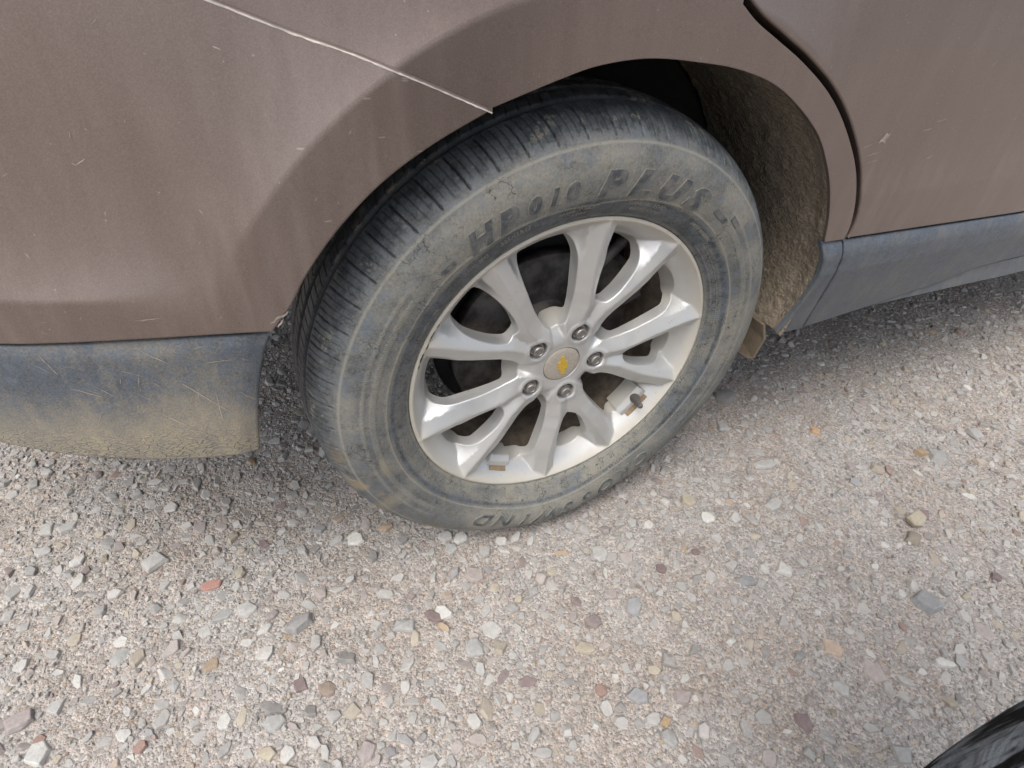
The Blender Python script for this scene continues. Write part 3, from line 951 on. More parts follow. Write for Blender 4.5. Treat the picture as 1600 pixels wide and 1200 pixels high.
# ---- raised lettering, wrapped on the sidewall
def text_tris(s, size, shear=0.0, bold=0.0, res=3):
    cu = bpy.data.curves.new('letters', 'FONT')
    cu.body = s; cu.size = size; cu.shear = shear; cu.offset = bold
    cu.resolution_u = res; cu.align_x = 'CENTER'
    cu.extrude = 0.5; cu.fill_mode = 'BOTH'
    o = bpy.data.objects.new('letters', cu)
    COL.objects.link(o)
    bpy.context.view_layer.update()
    dg = bpy.context.evaluated_depsgraph_get()
    me = bpy.data.meshes.new_from_object(o.evaluated_get(dg))
    bm = bmesh.new(); bm.from_mesh(me)
    bpy.data.objects.remove(o); bpy.data.curves.remove(cu); bpy.data.meshes.remove(me)
    return bm

def wrap(bm, a0, r0, h=0.0011, flip=False, sx=1.0, rows=6):
    ys = [v.co.y for v in bm.verts]
    lo, hi = min(ys), max(ys)
    for i in range(1, rows):
        g = bm.verts[:] + bm.edges[:] + bm.faces[:]
        bmesh.ops.bisect_plane(bm, geom=g, plane_co=(0, lo + (hi - lo) * i / rows, 0), plane_no=(0, 1, 0))
    for v in bm.verts:
        u, w_, d = v.co.x * sx, v.co.y, v.co.z
        r = r0 + w_
        a = R_(a0) - u / r0
        yy = float(prof_y(r))
        bl = math.exp(-(abs(((a - 1.5 * PI) + PI) % (2 * PI) - PI) / 0.42) ** 2) * math.sin(min(max((r - 0.24) / 0.105, 0), 1) * PI) * 0.014
        yy -= bl
        y = yy - h if d > 0 else yy + 0.0008
        v.co = Vector((r * math.cos(a), y, r * math.sin(a)))
    return bm

def merge(bms):
    out = bmesh.new()
    for b in bms:
        me = bpy.data.meshes.new('tmp'); b.to_mesh(me); b.free()
        out.from_mesh(me); bpy.data.meshes.remove(me)
    return out

big = []; edg = []
for ch, a, sz, r0, sx in (('H', 123.4, 0.035, 0.2745, 1.15), ('P', 116.4, 0.035, 0.2740, 1.15), ('0', 109.6, 0.026, 0.2775, 1.1), ('1', 104.8, 0.026, 0.2780, 1.1), ('0', 100.3, 0.026, 0.2785, 1.1),
                      ('P', 90.6, 0.041, 0.2725, 1.15), ('L', 81.8, 0.041, 0.2725, 1.25), ('U', 72.8, 0.041, 0.2720, 1.15), ('S', 63.8, 0.041, 0.2720, 1.2)):
    big.append(wrap(text_tris(ch, sz, 0.28, 0.048 * sz), a, r0, 0.0013, sx=sx)); edg.append(wrap(text_tris(ch, sz, 0.28, 0.048 * sz + 0.0009), a, r0, 0.0008, sx=sx))
for i, ch in enumerate('CROSSWIND'):
    a = -52 - i * 8.0
    big.append(wrap(text_tris(ch, 0.034, 0.3, 0.0008), a, 0.2820, 0.0016, sx=1.2)); edg.append(wrap(text_tris(ch, 0.034, 0.3, 0.0017), a, 0.2820, 0.0011, sx=1.2))
letters = []
for b, eb in zip(big, edg):
    for f in b.faces: f.material_index = 0
    for f in eb.faces: f.material_index = 1
    me = bpy.data.meshes.new('tmp'); eb.to_mesh(me); eb.free(); b.from_mesh(me); bpy.data.meshes.remove(me)
    o = bm_obj('raised_letter', b, MAT['letter'], wheel); o.data.materials.append(MAT['letter_edge']); letters.append(o)
bars = []
for a, l, r0 in ((132, 0.018, 0.282), (52, 0.030, 0.286), (46, 0.020, 0.296)):
    b = bmesh.new(); add_box(b, (-l / 2, 0, -0.5), (l / 2, 0.007, 0.5)); bars.append(wrap(b, a, r0, 0.0011, rows=2))
small = []
for s, a, r0, sz in (('RADIAL  TUBELESS', 97, 0.2560, 0.0062), ('OUTSIDE', 97, 0.2495, 0.0050), ('225/65R17', 115, 0.2570, 0.0090), ('102H  M+S', 127, 0.2560, 0.0075),
                     ('STANDARD LOAD', 76, 0.2580, 0.0072), ('MAX PRESS 300 kPa', 75, 0.2500, 0.0060),
                     ('SAFETY WARNING', 52, 0.2585, 0.0060), ('225/65R17   102H', -64, 0.2590, 0.0105), ('DOT', -150, 0.2480, 0.0085), ('TREAD 2 POLYESTER 2 STEEL', 150, 0.2500, 0.0052)):
    small.append(wrap(text_tris(s, sz, 0.0, 0.0001, 1), a, r0, 0.0007, rows=2))
tag(bm_obj('fine_sidewall_print', merge(small), MAT['letter_edge'], wheel), kind='stuff')
for b in bars: letters.append(bm_obj('raised_bar', b, MAT['letter'], wheel))

# ---- alloy rim face
LUG0 = -4.0
def rim_y(x, z):
    x = np.asarray(x, float); z = np.asarray(z, float)
    r = np.hypot(x, z) + 1e-6
    a = np.degrees(np.arctan2(z, x))
    dl = (a - LUG0 + 36) % 72 - 36
    dl = np.abs(dl)
    dc = np.interp(r, [0, .04, .06, .085, .105, .125, .15, .18, .2, .24], [12, 11.0, 10, 9.0, 9.6, 12.0, 14.2, 15.2, 15.5, 15.8])
    e = r * np.radians(dl - dc)
    yc = np.interp(r, [0, .035, .06, .08, .10, .125, .15, .18, .2, .236], [.019, .018, .0155, .0125, .0095, .0070, .0055, .004, .003, .001])
    amp = sstep(r, 0.045, 0.095)
    flank = np.where(e > 0, .55 * (np.sqrt(e ** 2 + 0.0016 ** 2) - 0.0016), .60 * (np.sqrt(e ** 2 + 0.0014 ** 2) - 0.0014))
    spoke = yc + amp * np.minimum(flank, 0.013)
    ws = np.interp(r, [0, .150, .19, .21, .235], [.02, .0095, .0115, .0145, .020])
    wb = np.interp(r, [0, .150, .19, .21, .235], [.03, .0185, .0185, .0195, .024])
    over = np.where(e > 0, np.maximum(0, e - wb), np.maximum(0, -e - ws))
    spoke = spoke + 1.1 * over * sstep(r, 0.165, 0.205)
    # scoop running from the hub into the big openings
    t = np.abs(36 - dl)
    sc = sstep(r, 0.040, 0.070) * (1 - sstep(r * np.radians(t), 0.006, 0.013))
    spoke = spoke + 0.012 * sc * (r < 0.12)
    floor = 0.0012 + 1.25 * np.maximum(0, 0.2315 - r) + 0.000
    y = smin(spoke + 0 * r, floor, -0.0025) if False else -smin(-spoke, -spoke, 0.001)
    # the visible skin is whichever is nearer the viewer (smaller y)
    y = smin(spoke, np.minimum(floor, 0.045), 0.0030)
    inner = r < 0.19
    y = np.where(inner, spoke, y)
    bl = sstep(r, 0.185, 0.198)
    y = spoke * (1 - bl) + smin(spoke, floor, 0.0030) * bl
    lip = np.maximum(0, r - 0.2320)
    y = y + 60 * lip ** 2 
    # raised ring round each nut pocket
    lx = 0.0575 * np.cos(np.radians(np.round((a - LUG0) / 72) * 72 + LUG0)); lz = 0.0575 * np.sin(np.radians(np.round((a - LUG0) / 72) * 72 + LUG0))
    dlg = np.hypot(x - lx, z - lz)
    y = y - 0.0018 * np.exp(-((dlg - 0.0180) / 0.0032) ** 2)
    return y

BIG = [(0.0640, 0), (0.0655, 6.5), (0.072, 11), (0.083, 13.8), (0.102, 15.2), (0.125, 15.0), (0.150, 14.2), (0.172, 13.6), (0.190, 12.6), (0.201, 11.0), (0.2070, 8.0), (0.2090, 4.0), (0.2095, 0)]
SML = [(0.1090, 0), (0.1096, 3.4), (0.113, 6.2), (0.122, 8.2), (0.136, 9.8), (0.155, 10.4), (0.175, 10.2), (0.190, 9.4), (0.200, 8.0), (0.2055, 5.8), (0.2075, 3.0), (0.2080, 0)]
def hole_loop(half_, axis):
    up = [(r * math.cos(R_(axis + d)), r * math.sin(R_(axis + d))) for r, d in half_]
    dn = [(r * math.cos(R_(axis - d)), r * math.sin(R_(axis - d))) for r, d in half_[::-1][1:-1]]
    pts = up + dn
    pts = pts + pts[:1]
    return catmull(pts, 0.0035)[:-1]
loops = []; kinds = []
for k in range(5):
    loops.append(hole_loop(BIG, LUG0 + 36 + 72 * k)); kinds.append(('big', LUG0 + 36 + 72 * k))
    loops.append(hole_loop(SML, LUG0 + 72 * k)); kinds.append(('small', LUG0 + 72 * k))
for k in range(5):
    a = R_(LUG0 + 72 * k); c = np.array((0.0575 * math.cos(a), 0.0575 * math.sin(a)))
    loops.append(np.array([c + 0.0155 * np.array((math.cos(t), math.sin(t))) for t in np.linspace(0, 2 * PI, 33)[:-1]])); kinds.append(('lug', LUG0 + 72 * k))
loops.append(np.array([(0.0312 * math.cos(t), 0.0312 * math.sin(t)) for t in np.linspace(0, 2 * PI, 73)[:-1]])); kinds.append(('cap', 0))
OUT = np.array([(0.2362 * math.cos(t), 0.2362 * math.sin(t)) for t in np.linspace(0, 2 * PI, 361)[:-1]])

def build_rim(parent):
    pts = [OUT]; edges = []; base = 0
    def addloop(P):
        nonlocal base
        n = len(P)
        edges.extend([(base + i, base + (i + 1) % n) for i in range(n)])
        base += n
    addloop(OUT)
    for L in loops:
        if area2(L) < 0: L[:] = L[::-1]
        pts.append(L); addloop(L)
    grid = []
    # polar rings give clean shading
    for r in np.arange(0.034, 0.2345, 0.0027):
        n = int(2 * PI * r / 0.0029)
        t = np.arange(n) / n * 2 * PI + (int(r * 1000) % 7) * 0.1
        grid.append(np.c_[r * np.cos(t), r * np.sin(t)])
    grid = np.vstack(grid)
    keep = np.ones(len(grid), bool)
    for L in loops:
        mn, mx = L.min(0) - 0.003, L.max(0) + 0.003
        near = np.all((grid > mn) & (grid < mx), axis=1)
        ii = np.where(near & keep)[0]
        ins = inside(L, grid[ii]) | (dist_to_poly(L, grid[ii]) < 0.0013)
        keep[ii[ins]] = False
    grid = grid[keep]
    allp = np.vstack(pts + [grid])
    vo, eo, fo, ov, oe, of = delaunay_2d_cdt([Vector(p) for p in allp], edges, [], 0, 1e-7)
    V2 = np.array([(v.x, v.y) for v in vo]); F = np.array([tuple(f) for f in fo])
    cen = V2[F].mean(1)
    bad = ~inside(OUT, cen)
    for L in loops:
        bad |= inside(L, cen)
    F = F[~bad]
    Yv = rim_y(V2[:, 0], V2[:, 1])
    V = np.c_[V2[:, 0], Yv, V2[:, 1]]
    N = gradn(rim_y, V2[:, 0], V2[:, 1], 0.0006)
    lookup = {}
    for i, l in enumerate(ov):
        for kk in l: lookup[kk] = i
    verts = [V]; nors = [N]; faces = [tuple(f) for f in F]; nb = len(V)
    start = len(OUT)
    for L, (kind, ax) in zip(loops, kinds):
        n = len(L)
        ring = [lookup[start + i] for i in range(n)]
        start += n
        Yr = rim_y(L[:, 0], L[:, 1]); on = -normals2(L)       # towards the metal is outward of the hole: -on points into metal
        hole_in = -normals2(L)                                # inward to the hole centre
        S = gradn(rim_y, L[:, 0], L[:, 1], 0.0006)
        H3 = np.c_[hole_in[:, 0], np.zeros(n), hole_in[:, 1]]
        rr = np.hypot(L[:, 0], L[:, 1])
        if kind in ('big', 'small'):
            rad = L / rr[:, None]
            tip = sstep(rr, 0.095, 0.060) if kind == 'big' else 0 * rr
            outr = sstep(rr, 0.196, 0.209)
            steps = []
            for q, dep in ((0.0011, 0.0008), (0.0018, 0.0028), (0.0028, 0.014), (0.0038, 0.027)):
                p2 = L + hole_in * q * 1.0 + rad * (tip * dep * 0.55)[:, None] - rad * (outr * max(dep - 0.003, 0) * 0.28)[:, None]
                yend = 0.034 + 0.020 * sstep(rr, 0.178, 0.209) + tip * 0.020
                q2 = max(0.0, (dep - 0.0028) / 0.0242)
                steps.append((p2, (Yr + min(dep, 0.0028)) * (1 - q2) + yend * q2))
        elif kind == 'lug':
            steps = [(L + hole_in * 0.0008, Yr + 0.0008), (L + hole_in * 0.0014, Yr + 0.004), (L + hole_in * 0.0018, 0 * Yr + 0.040)]
        else:
            steps = [(L - hole_in * 0.0, Yr + 0.0006), (L + hole_in * 0.0006, Yr + 0.006)]
        prev = ring
        for si, (p2, yy) in enumerate(steps):
            verts.append(np.c_[p2[:, 0], yy, p2[:, 1]])
            wn = [0.5, 0.96, 1, 1][si]
            nn = S * (1 - wn) + H3 * wn + np.array((0, -0.12, 0))
            nors.append(nn / np.linalg.norm(nn, axis=1)[:, None])
            cur = list(range(nb, nb + n)); nb += n
            for i in range(n):
                j = (i + 1) % n
                faces.append((prev[i], cur[i], cur[j], prev[j]))
            prev = cur
    # outer edge turns back
    n = len(OUT); ring = [lookup[i] for i in range(n)]
    prev = ring
    O3 = np.c_[OUT[:, 0], 0 * OUT[:, 0], OUT[:, 1]] / 0.2362
    for rr_, dy in ((0.2368, 0.0018), (0.2360, 0.012)):
        verts.append(O3 * rr_ + np.array((0, 1, 0)) * (0.001 + dy)); nors.append(O3)
        cur = list(range(nb, nb + n)); nb += n
        for i in range(n):
            j = (i + 1) % n
            faces.append((prev[i], prev[j], cur[j], cur[i]))
        prev = cur
    V = np.vstack(verts); Nn = np.vstack(nors)
    F2 = []
    for f in faces:
        a, b, c = V[f[0]], V[f[1]], V[f[2]]
        nn = np.cross(b - a, c - a)
        F2.append(f if nn @ (Nn[f[0]] + Nn[f[1]] + Nn[f[2]]) > 0 else f[::-1])
    return mesh_obj('rim', V, F2, MAT['alloy'], parent, True, (0, 0, 0), Nn)
build_rim(wheel)

# barrel behind the face
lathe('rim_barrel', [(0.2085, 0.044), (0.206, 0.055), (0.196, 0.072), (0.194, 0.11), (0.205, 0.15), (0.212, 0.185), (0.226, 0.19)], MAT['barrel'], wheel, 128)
# brake disc, hat, shield and hub
lathe('brake_disc', [(0.0, 0.060), (0.062, 0.060), (0.069, 0.063), (0.072, 0.082), (0.074, 0.083), (0.146, 0.083), (0.148, 0.085), (0.148, 0.103), (0.06, 0.103)], MAT['disc'], wheel, 96)
lathe('brake_shield', [(0.10, 0.118), (0.163, 0.112), (0.167, 0.120)], MAT['dark'], wheel, 64)
def arcblock(name, a0, a1, r0, r1, y0, y1, mat, bev=0.006):
    n = 12; bm = bmesh.new(); rows = []
    for a in np.linspace(R_(a0), R_(a1), n):
        rows.append([bm.verts.new((r * math.cos(a), y, r * math.sin(a))) for r, y in ((r0, y0), (r1, y0), (r1, y1), (r0, y1))])
    for p, q in zip(rows[:-1], rows[1:]):
        for i in range(4):
            j = (i + 1) % 4
            bm.faces.new((p[i], q[i], q[j], p[j]))
    bm.faces.new(rows[0]); bm.faces.new(rows[-1][::-1])
    bmesh.ops.recalc_face_normals(bm, faces=bm.faces)
    es = [e for e in bm.edges if e.calc_face_angle(0) > 0.6]
    bmesh.ops.bevel(bm, geom=es, offset=bev, segments=2, affect='EDGES')
    return bm_obj(name, bm, mat, wheel, True)
arcblock('brake_caliper', 22, 66, 0.100, 0.172, 0.055, 0.125, MAT['disc'], 0.009)
# rivet-like bolts and a slide rod on the caliper, seen through the openings
bm = bmesh.new()
bmesh.ops.create_cone(bm, cap_ends=True, segments=12, radius1=0.009, radius2=0.008, depth=0.075, matrix=Matrix.Translation((0.075, 0.058, 0.150)) @ Matrix.Rotation(R_(48), 4, 'Y'))
bm_obj('caliper_rod', bm, MAT['disc'], wheel, True)

# balance pads and clay residue on the ledges between the spokes
def ledge(axis, d0, d1, name='rim_ledge'):
    bm = bmesh.new(); n = 8; rows = []
    sec = ((0.2125, 0.022), (0.2040, 0.0230), (0.1960, 0.0300), (0.1950, 0.060), (0.2125, 0.060))
    for a in np.linspace(R_(axis + d0), R_(axis + d1), n):
        rows.append([bm.verts.new((r * math.cos(a), y, r * math.sin(a))) for r, y in sec])
    m = len(sec)
    for p, q in zip(rows[:-1], rows[1:]):
        for i in range(m - 1):
            bm.faces.new((p[i], p[i + 1], q[i + 1], q[i]))
    bm.faces.new(rows[0][::-1]); bm.faces.new(rows[-1])
    bmesh.ops.recalc_face_normals(bm, faces=bm.faces)
    es = [e for e in bm.edges if e.calc_face_angle(0) > 0.3]
    bmesh.ops.bevel(bm, geom=es, offset=0.0008, segments=2, affect='EDGES')
    o = bm_obj(name, bm, MAT['alloy'], wheel, False)
    # stain sheet slightly proud of the sloping face
    st = bmesh.new(); rows = []
    for a in np.linspace(R_(axis + d0 * 0.9 + d1 * 0.1), R_(axis + d0 * 0.1 + d1 * 0.9), 8):
        jit = random.uniform(-0.0008, 0.0008)
        rows.append([st.verts.new((r * math.cos(a), y, r * math.sin(a))) for r, y in ((0.2180 + jit, 0.0160), (0.2125 + jit, 0.0228))])
    for p, q in zip(rows[:-1], rows[1:]):
        st.faces.new((p[0], p[1], q[1], q[0]))
    bm_obj('clay_residue', st, MAT['residue'], wheel, False)
ledge(LUG0 + 36 - 144, -8.5, 2.5)
ledge(LUG0 - 36, -7, 9)

# centre cap with bow-tie emblem
lathe('centre_cap', [(0.0, 0.0165), (0.012, 0.0166), (0.022, 0.0172), (0.0275, 0.0180), (0.0292, 0.0190), (0.0300, 0.0205), (0.0303, 0.026)], MAT['cap'], wheel, 72)
def bowtie(name, s, y0, y1, mat, rot):
    P = [(-1.05, -0.21), (-0.95, 0.21), (-0.36, 0.21), (-0.29, 0.47), (0.45, 0.47), (0.40, 0.21), (1.05, 0.21), (0.95, -0.21), (0.36, -0.21), (0.29, -0.47), (-0.45, -0.47), (-0.40, -0.21)]
    bm = bmesh.new()
    c, sn = math.cos(R_(rot)), math.sin(R_(rot))
    a = [bm.verts.new(((p[0] * c - p[1] * sn) * s, y0, (p[0] * sn + p[1] * c) * s)) for p in P]
    b = [bm.verts.new(((p[0] * c - p[1] * sn) * s, y1, (p[0] * sn + p[1] * c) * s)) for p in P]
    bm.faces.new(a); bm.faces.new(b[::-1])
    for i in range(12):
        j = (i + 1) % 12
        bm.faces.new((a[i], a[j], b[j], b[i]))
    bmesh.ops.recalc_face_normals(bm, faces=bm.faces)
    return bm_obj(name, bm, mat, wheel, False)
bowtie('emblem_edge', 0.0185, 0.0158, 0.0170, MAT['chrome'], 98)
bowtie('emblem', 0.0172, 0.0152, 0.0169, MAT['gold'], 98)

# kerb scuffs on the rim lip
for a0, l, r0 in ((150, 3.5, 0.2318), (154.5, 2.2, 0.2312), (158, 4.0, 0.2322), (162.5, 1.6, 0.2315), (147, 1.8, 0.2308)):
    V = []; n = 8
    for i in range(n + 1):
        t = i / n; a = R_(a0 + l * t); w = 0.0009 * (0.3 + math.sin(PI * t)) * random.uniform(0.5, 1.2)
        for s in (-1, 1):
            r = r0 + s * w; V.append((r * math.cos(a), float(rim_y(r * math.cos(a), r * math.sin(a))) - 0.0003, r * math.sin(a)))
    mesh_obj('rim_scuff', V, [(2 * i, 2 * i + 1, 2 * i + 3, 2 * i + 2) for i in range(n)], MAT['dark'], wheel, False)
# five nuts
def make_nut():
    bm = bmesh.new()
    m = Matrix.Rotation(R_(90), 4, 'X')
    def ring(r, y, n, ph=0):
        return [bm.verts.new((r * math.cos(ph + 2 * PI * i / n), y, r * math.sin(ph + 2 * PI * i / n))) for i in range(n)]
    def skin(a, b):
        n = len(a)
        for i in range(n):
            j = (i + 1) % n
            bm.faces.new((a[i], a[j], b[j], b[i]))
    n = 24
    def hexr(R, y, k=1.0):
        out = []
        for i in range(n):
            t = 2 * PI * i / n
            hr = R * math.cos(PI / 6) / math.cos((t % (PI / 3)) - PI / 6)
            out.append(bm.verts.new((hr * k * math.cos(t), y, hr * k * math.sin(t))))
        return out
    rs = [ring(0.0120, 0.044, n), ring(0.0120, 0.0325, n), hexr(0.0112, 0.032), hexr(0.0112, 0.0225), ring(0.0094, 0.0210, n), ring(0.0080, 0.0207, n), ring(0.0076, 0.0150, n), ring(0.0068, 0.0139, n), ring(0.0052, 0.0137, n), ring(0.0048, 0.0144, n)]
    for a, b in zip(rs[:-1], rs[1:]): skin(a, b)
    bm.faces.new(rs[-1])
    bmesh.ops.recalc_face_normals(bm, faces=bm.faces)
    for f in bm.faces: f.smooth = False
    return bm
nut = None
for k in range(5):
    a = R_(LUG0 + 72 * k)
    loc = (0.0575 * math.cos(a), -0.001, 0.0575 * math.sin(a))
    if nut is None:
        nut = bm_obj('lug_nut', make_nut(), MAT['nut'], wheel, False, loc)
        o = nut
    else:
        o = nut.copy(); COL.objects.link(o); o.location = loc
    o.rotation_euler = (0, R_(k * 23), 0); o.scale = (1.1, 1.0, 1.1)
# dark backs of the nut pockets
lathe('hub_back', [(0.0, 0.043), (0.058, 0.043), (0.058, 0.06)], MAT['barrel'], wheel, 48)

# valve stem
def sweep(name, path, radii, mat, parent, n=14, smooth=True):
    bm = bmesh.new(); rings = []
    P = [Vector(p) for p in path]
    for i, p in enumerate(P):
        t = (P[min(i + 1, len(P) - 1)] - P[max(i - 1, 0)]).normalized()
        u = t.cross(Vector((0, 0, 1)) if abs(t.z) < 0.9 else Vector((1, 0, 0))).normalized(); w = t.cross(u)
        rings.append([bm.verts.new(p + (u * math.cos(2 * PI * k / n) + w * math.sin(2 * PI * k / n)) * radii[i]) for k in range(n)])
    for a, b in zip(rings[:-1], rings[1:]):
        for k in range(n):
            j = (k + 1) % n
            bm.faces.new((a[k], a[j], b[j], b[k]))
    bm.faces.new(rings[0][::-1]); bm.faces.new(rings[-1])
    bmesh.ops.recalc_face_normals(bm, faces=bm.faces)
    return bm_obj(name, bm, mat, parent, smooth)
av = R_(-36.5)
def wp(r, a, y): return (r * math.cos(a), y, r * math.sin(a))
sweep('valve_stem', [wp(0.2090, av, 0.034), wp(0.2060, av, 0.026), wp(0.2035, av, 0.020), wp(0.2020, av, 0.015), wp(0.2005, av, 0.010), wp(0.1995, av, 0.0075), wp(0.1990, av, 0.007), wp(0.197, av, -0.001), wp(0.1965, av, -0.003)],
      [0.0095, 0.0095, 0.0082, 0.0064, 0.0056, 0.0052, 0.0049, 0.0047, 0.0036], MAT['valve'], wheel)

# the other three wheels, standing outside or behind the picture
def copy_wheel(loc, rz):
    w = wheel.copy(); COL.objects.link(w); w.location = loc; w.rotation_euler = (0, 0, rz)
    for ch in list(wheel.children):
        if ch in letters: continue
        c = ch.copy(); COL.objects.link(c); c.parent = w
    return w
copy_wheel((2.72, 0, HW), 0)
copy_wheel((0, 1.80, HW), PI)
copy_wheel((2.72, 1.80, HW), PI)
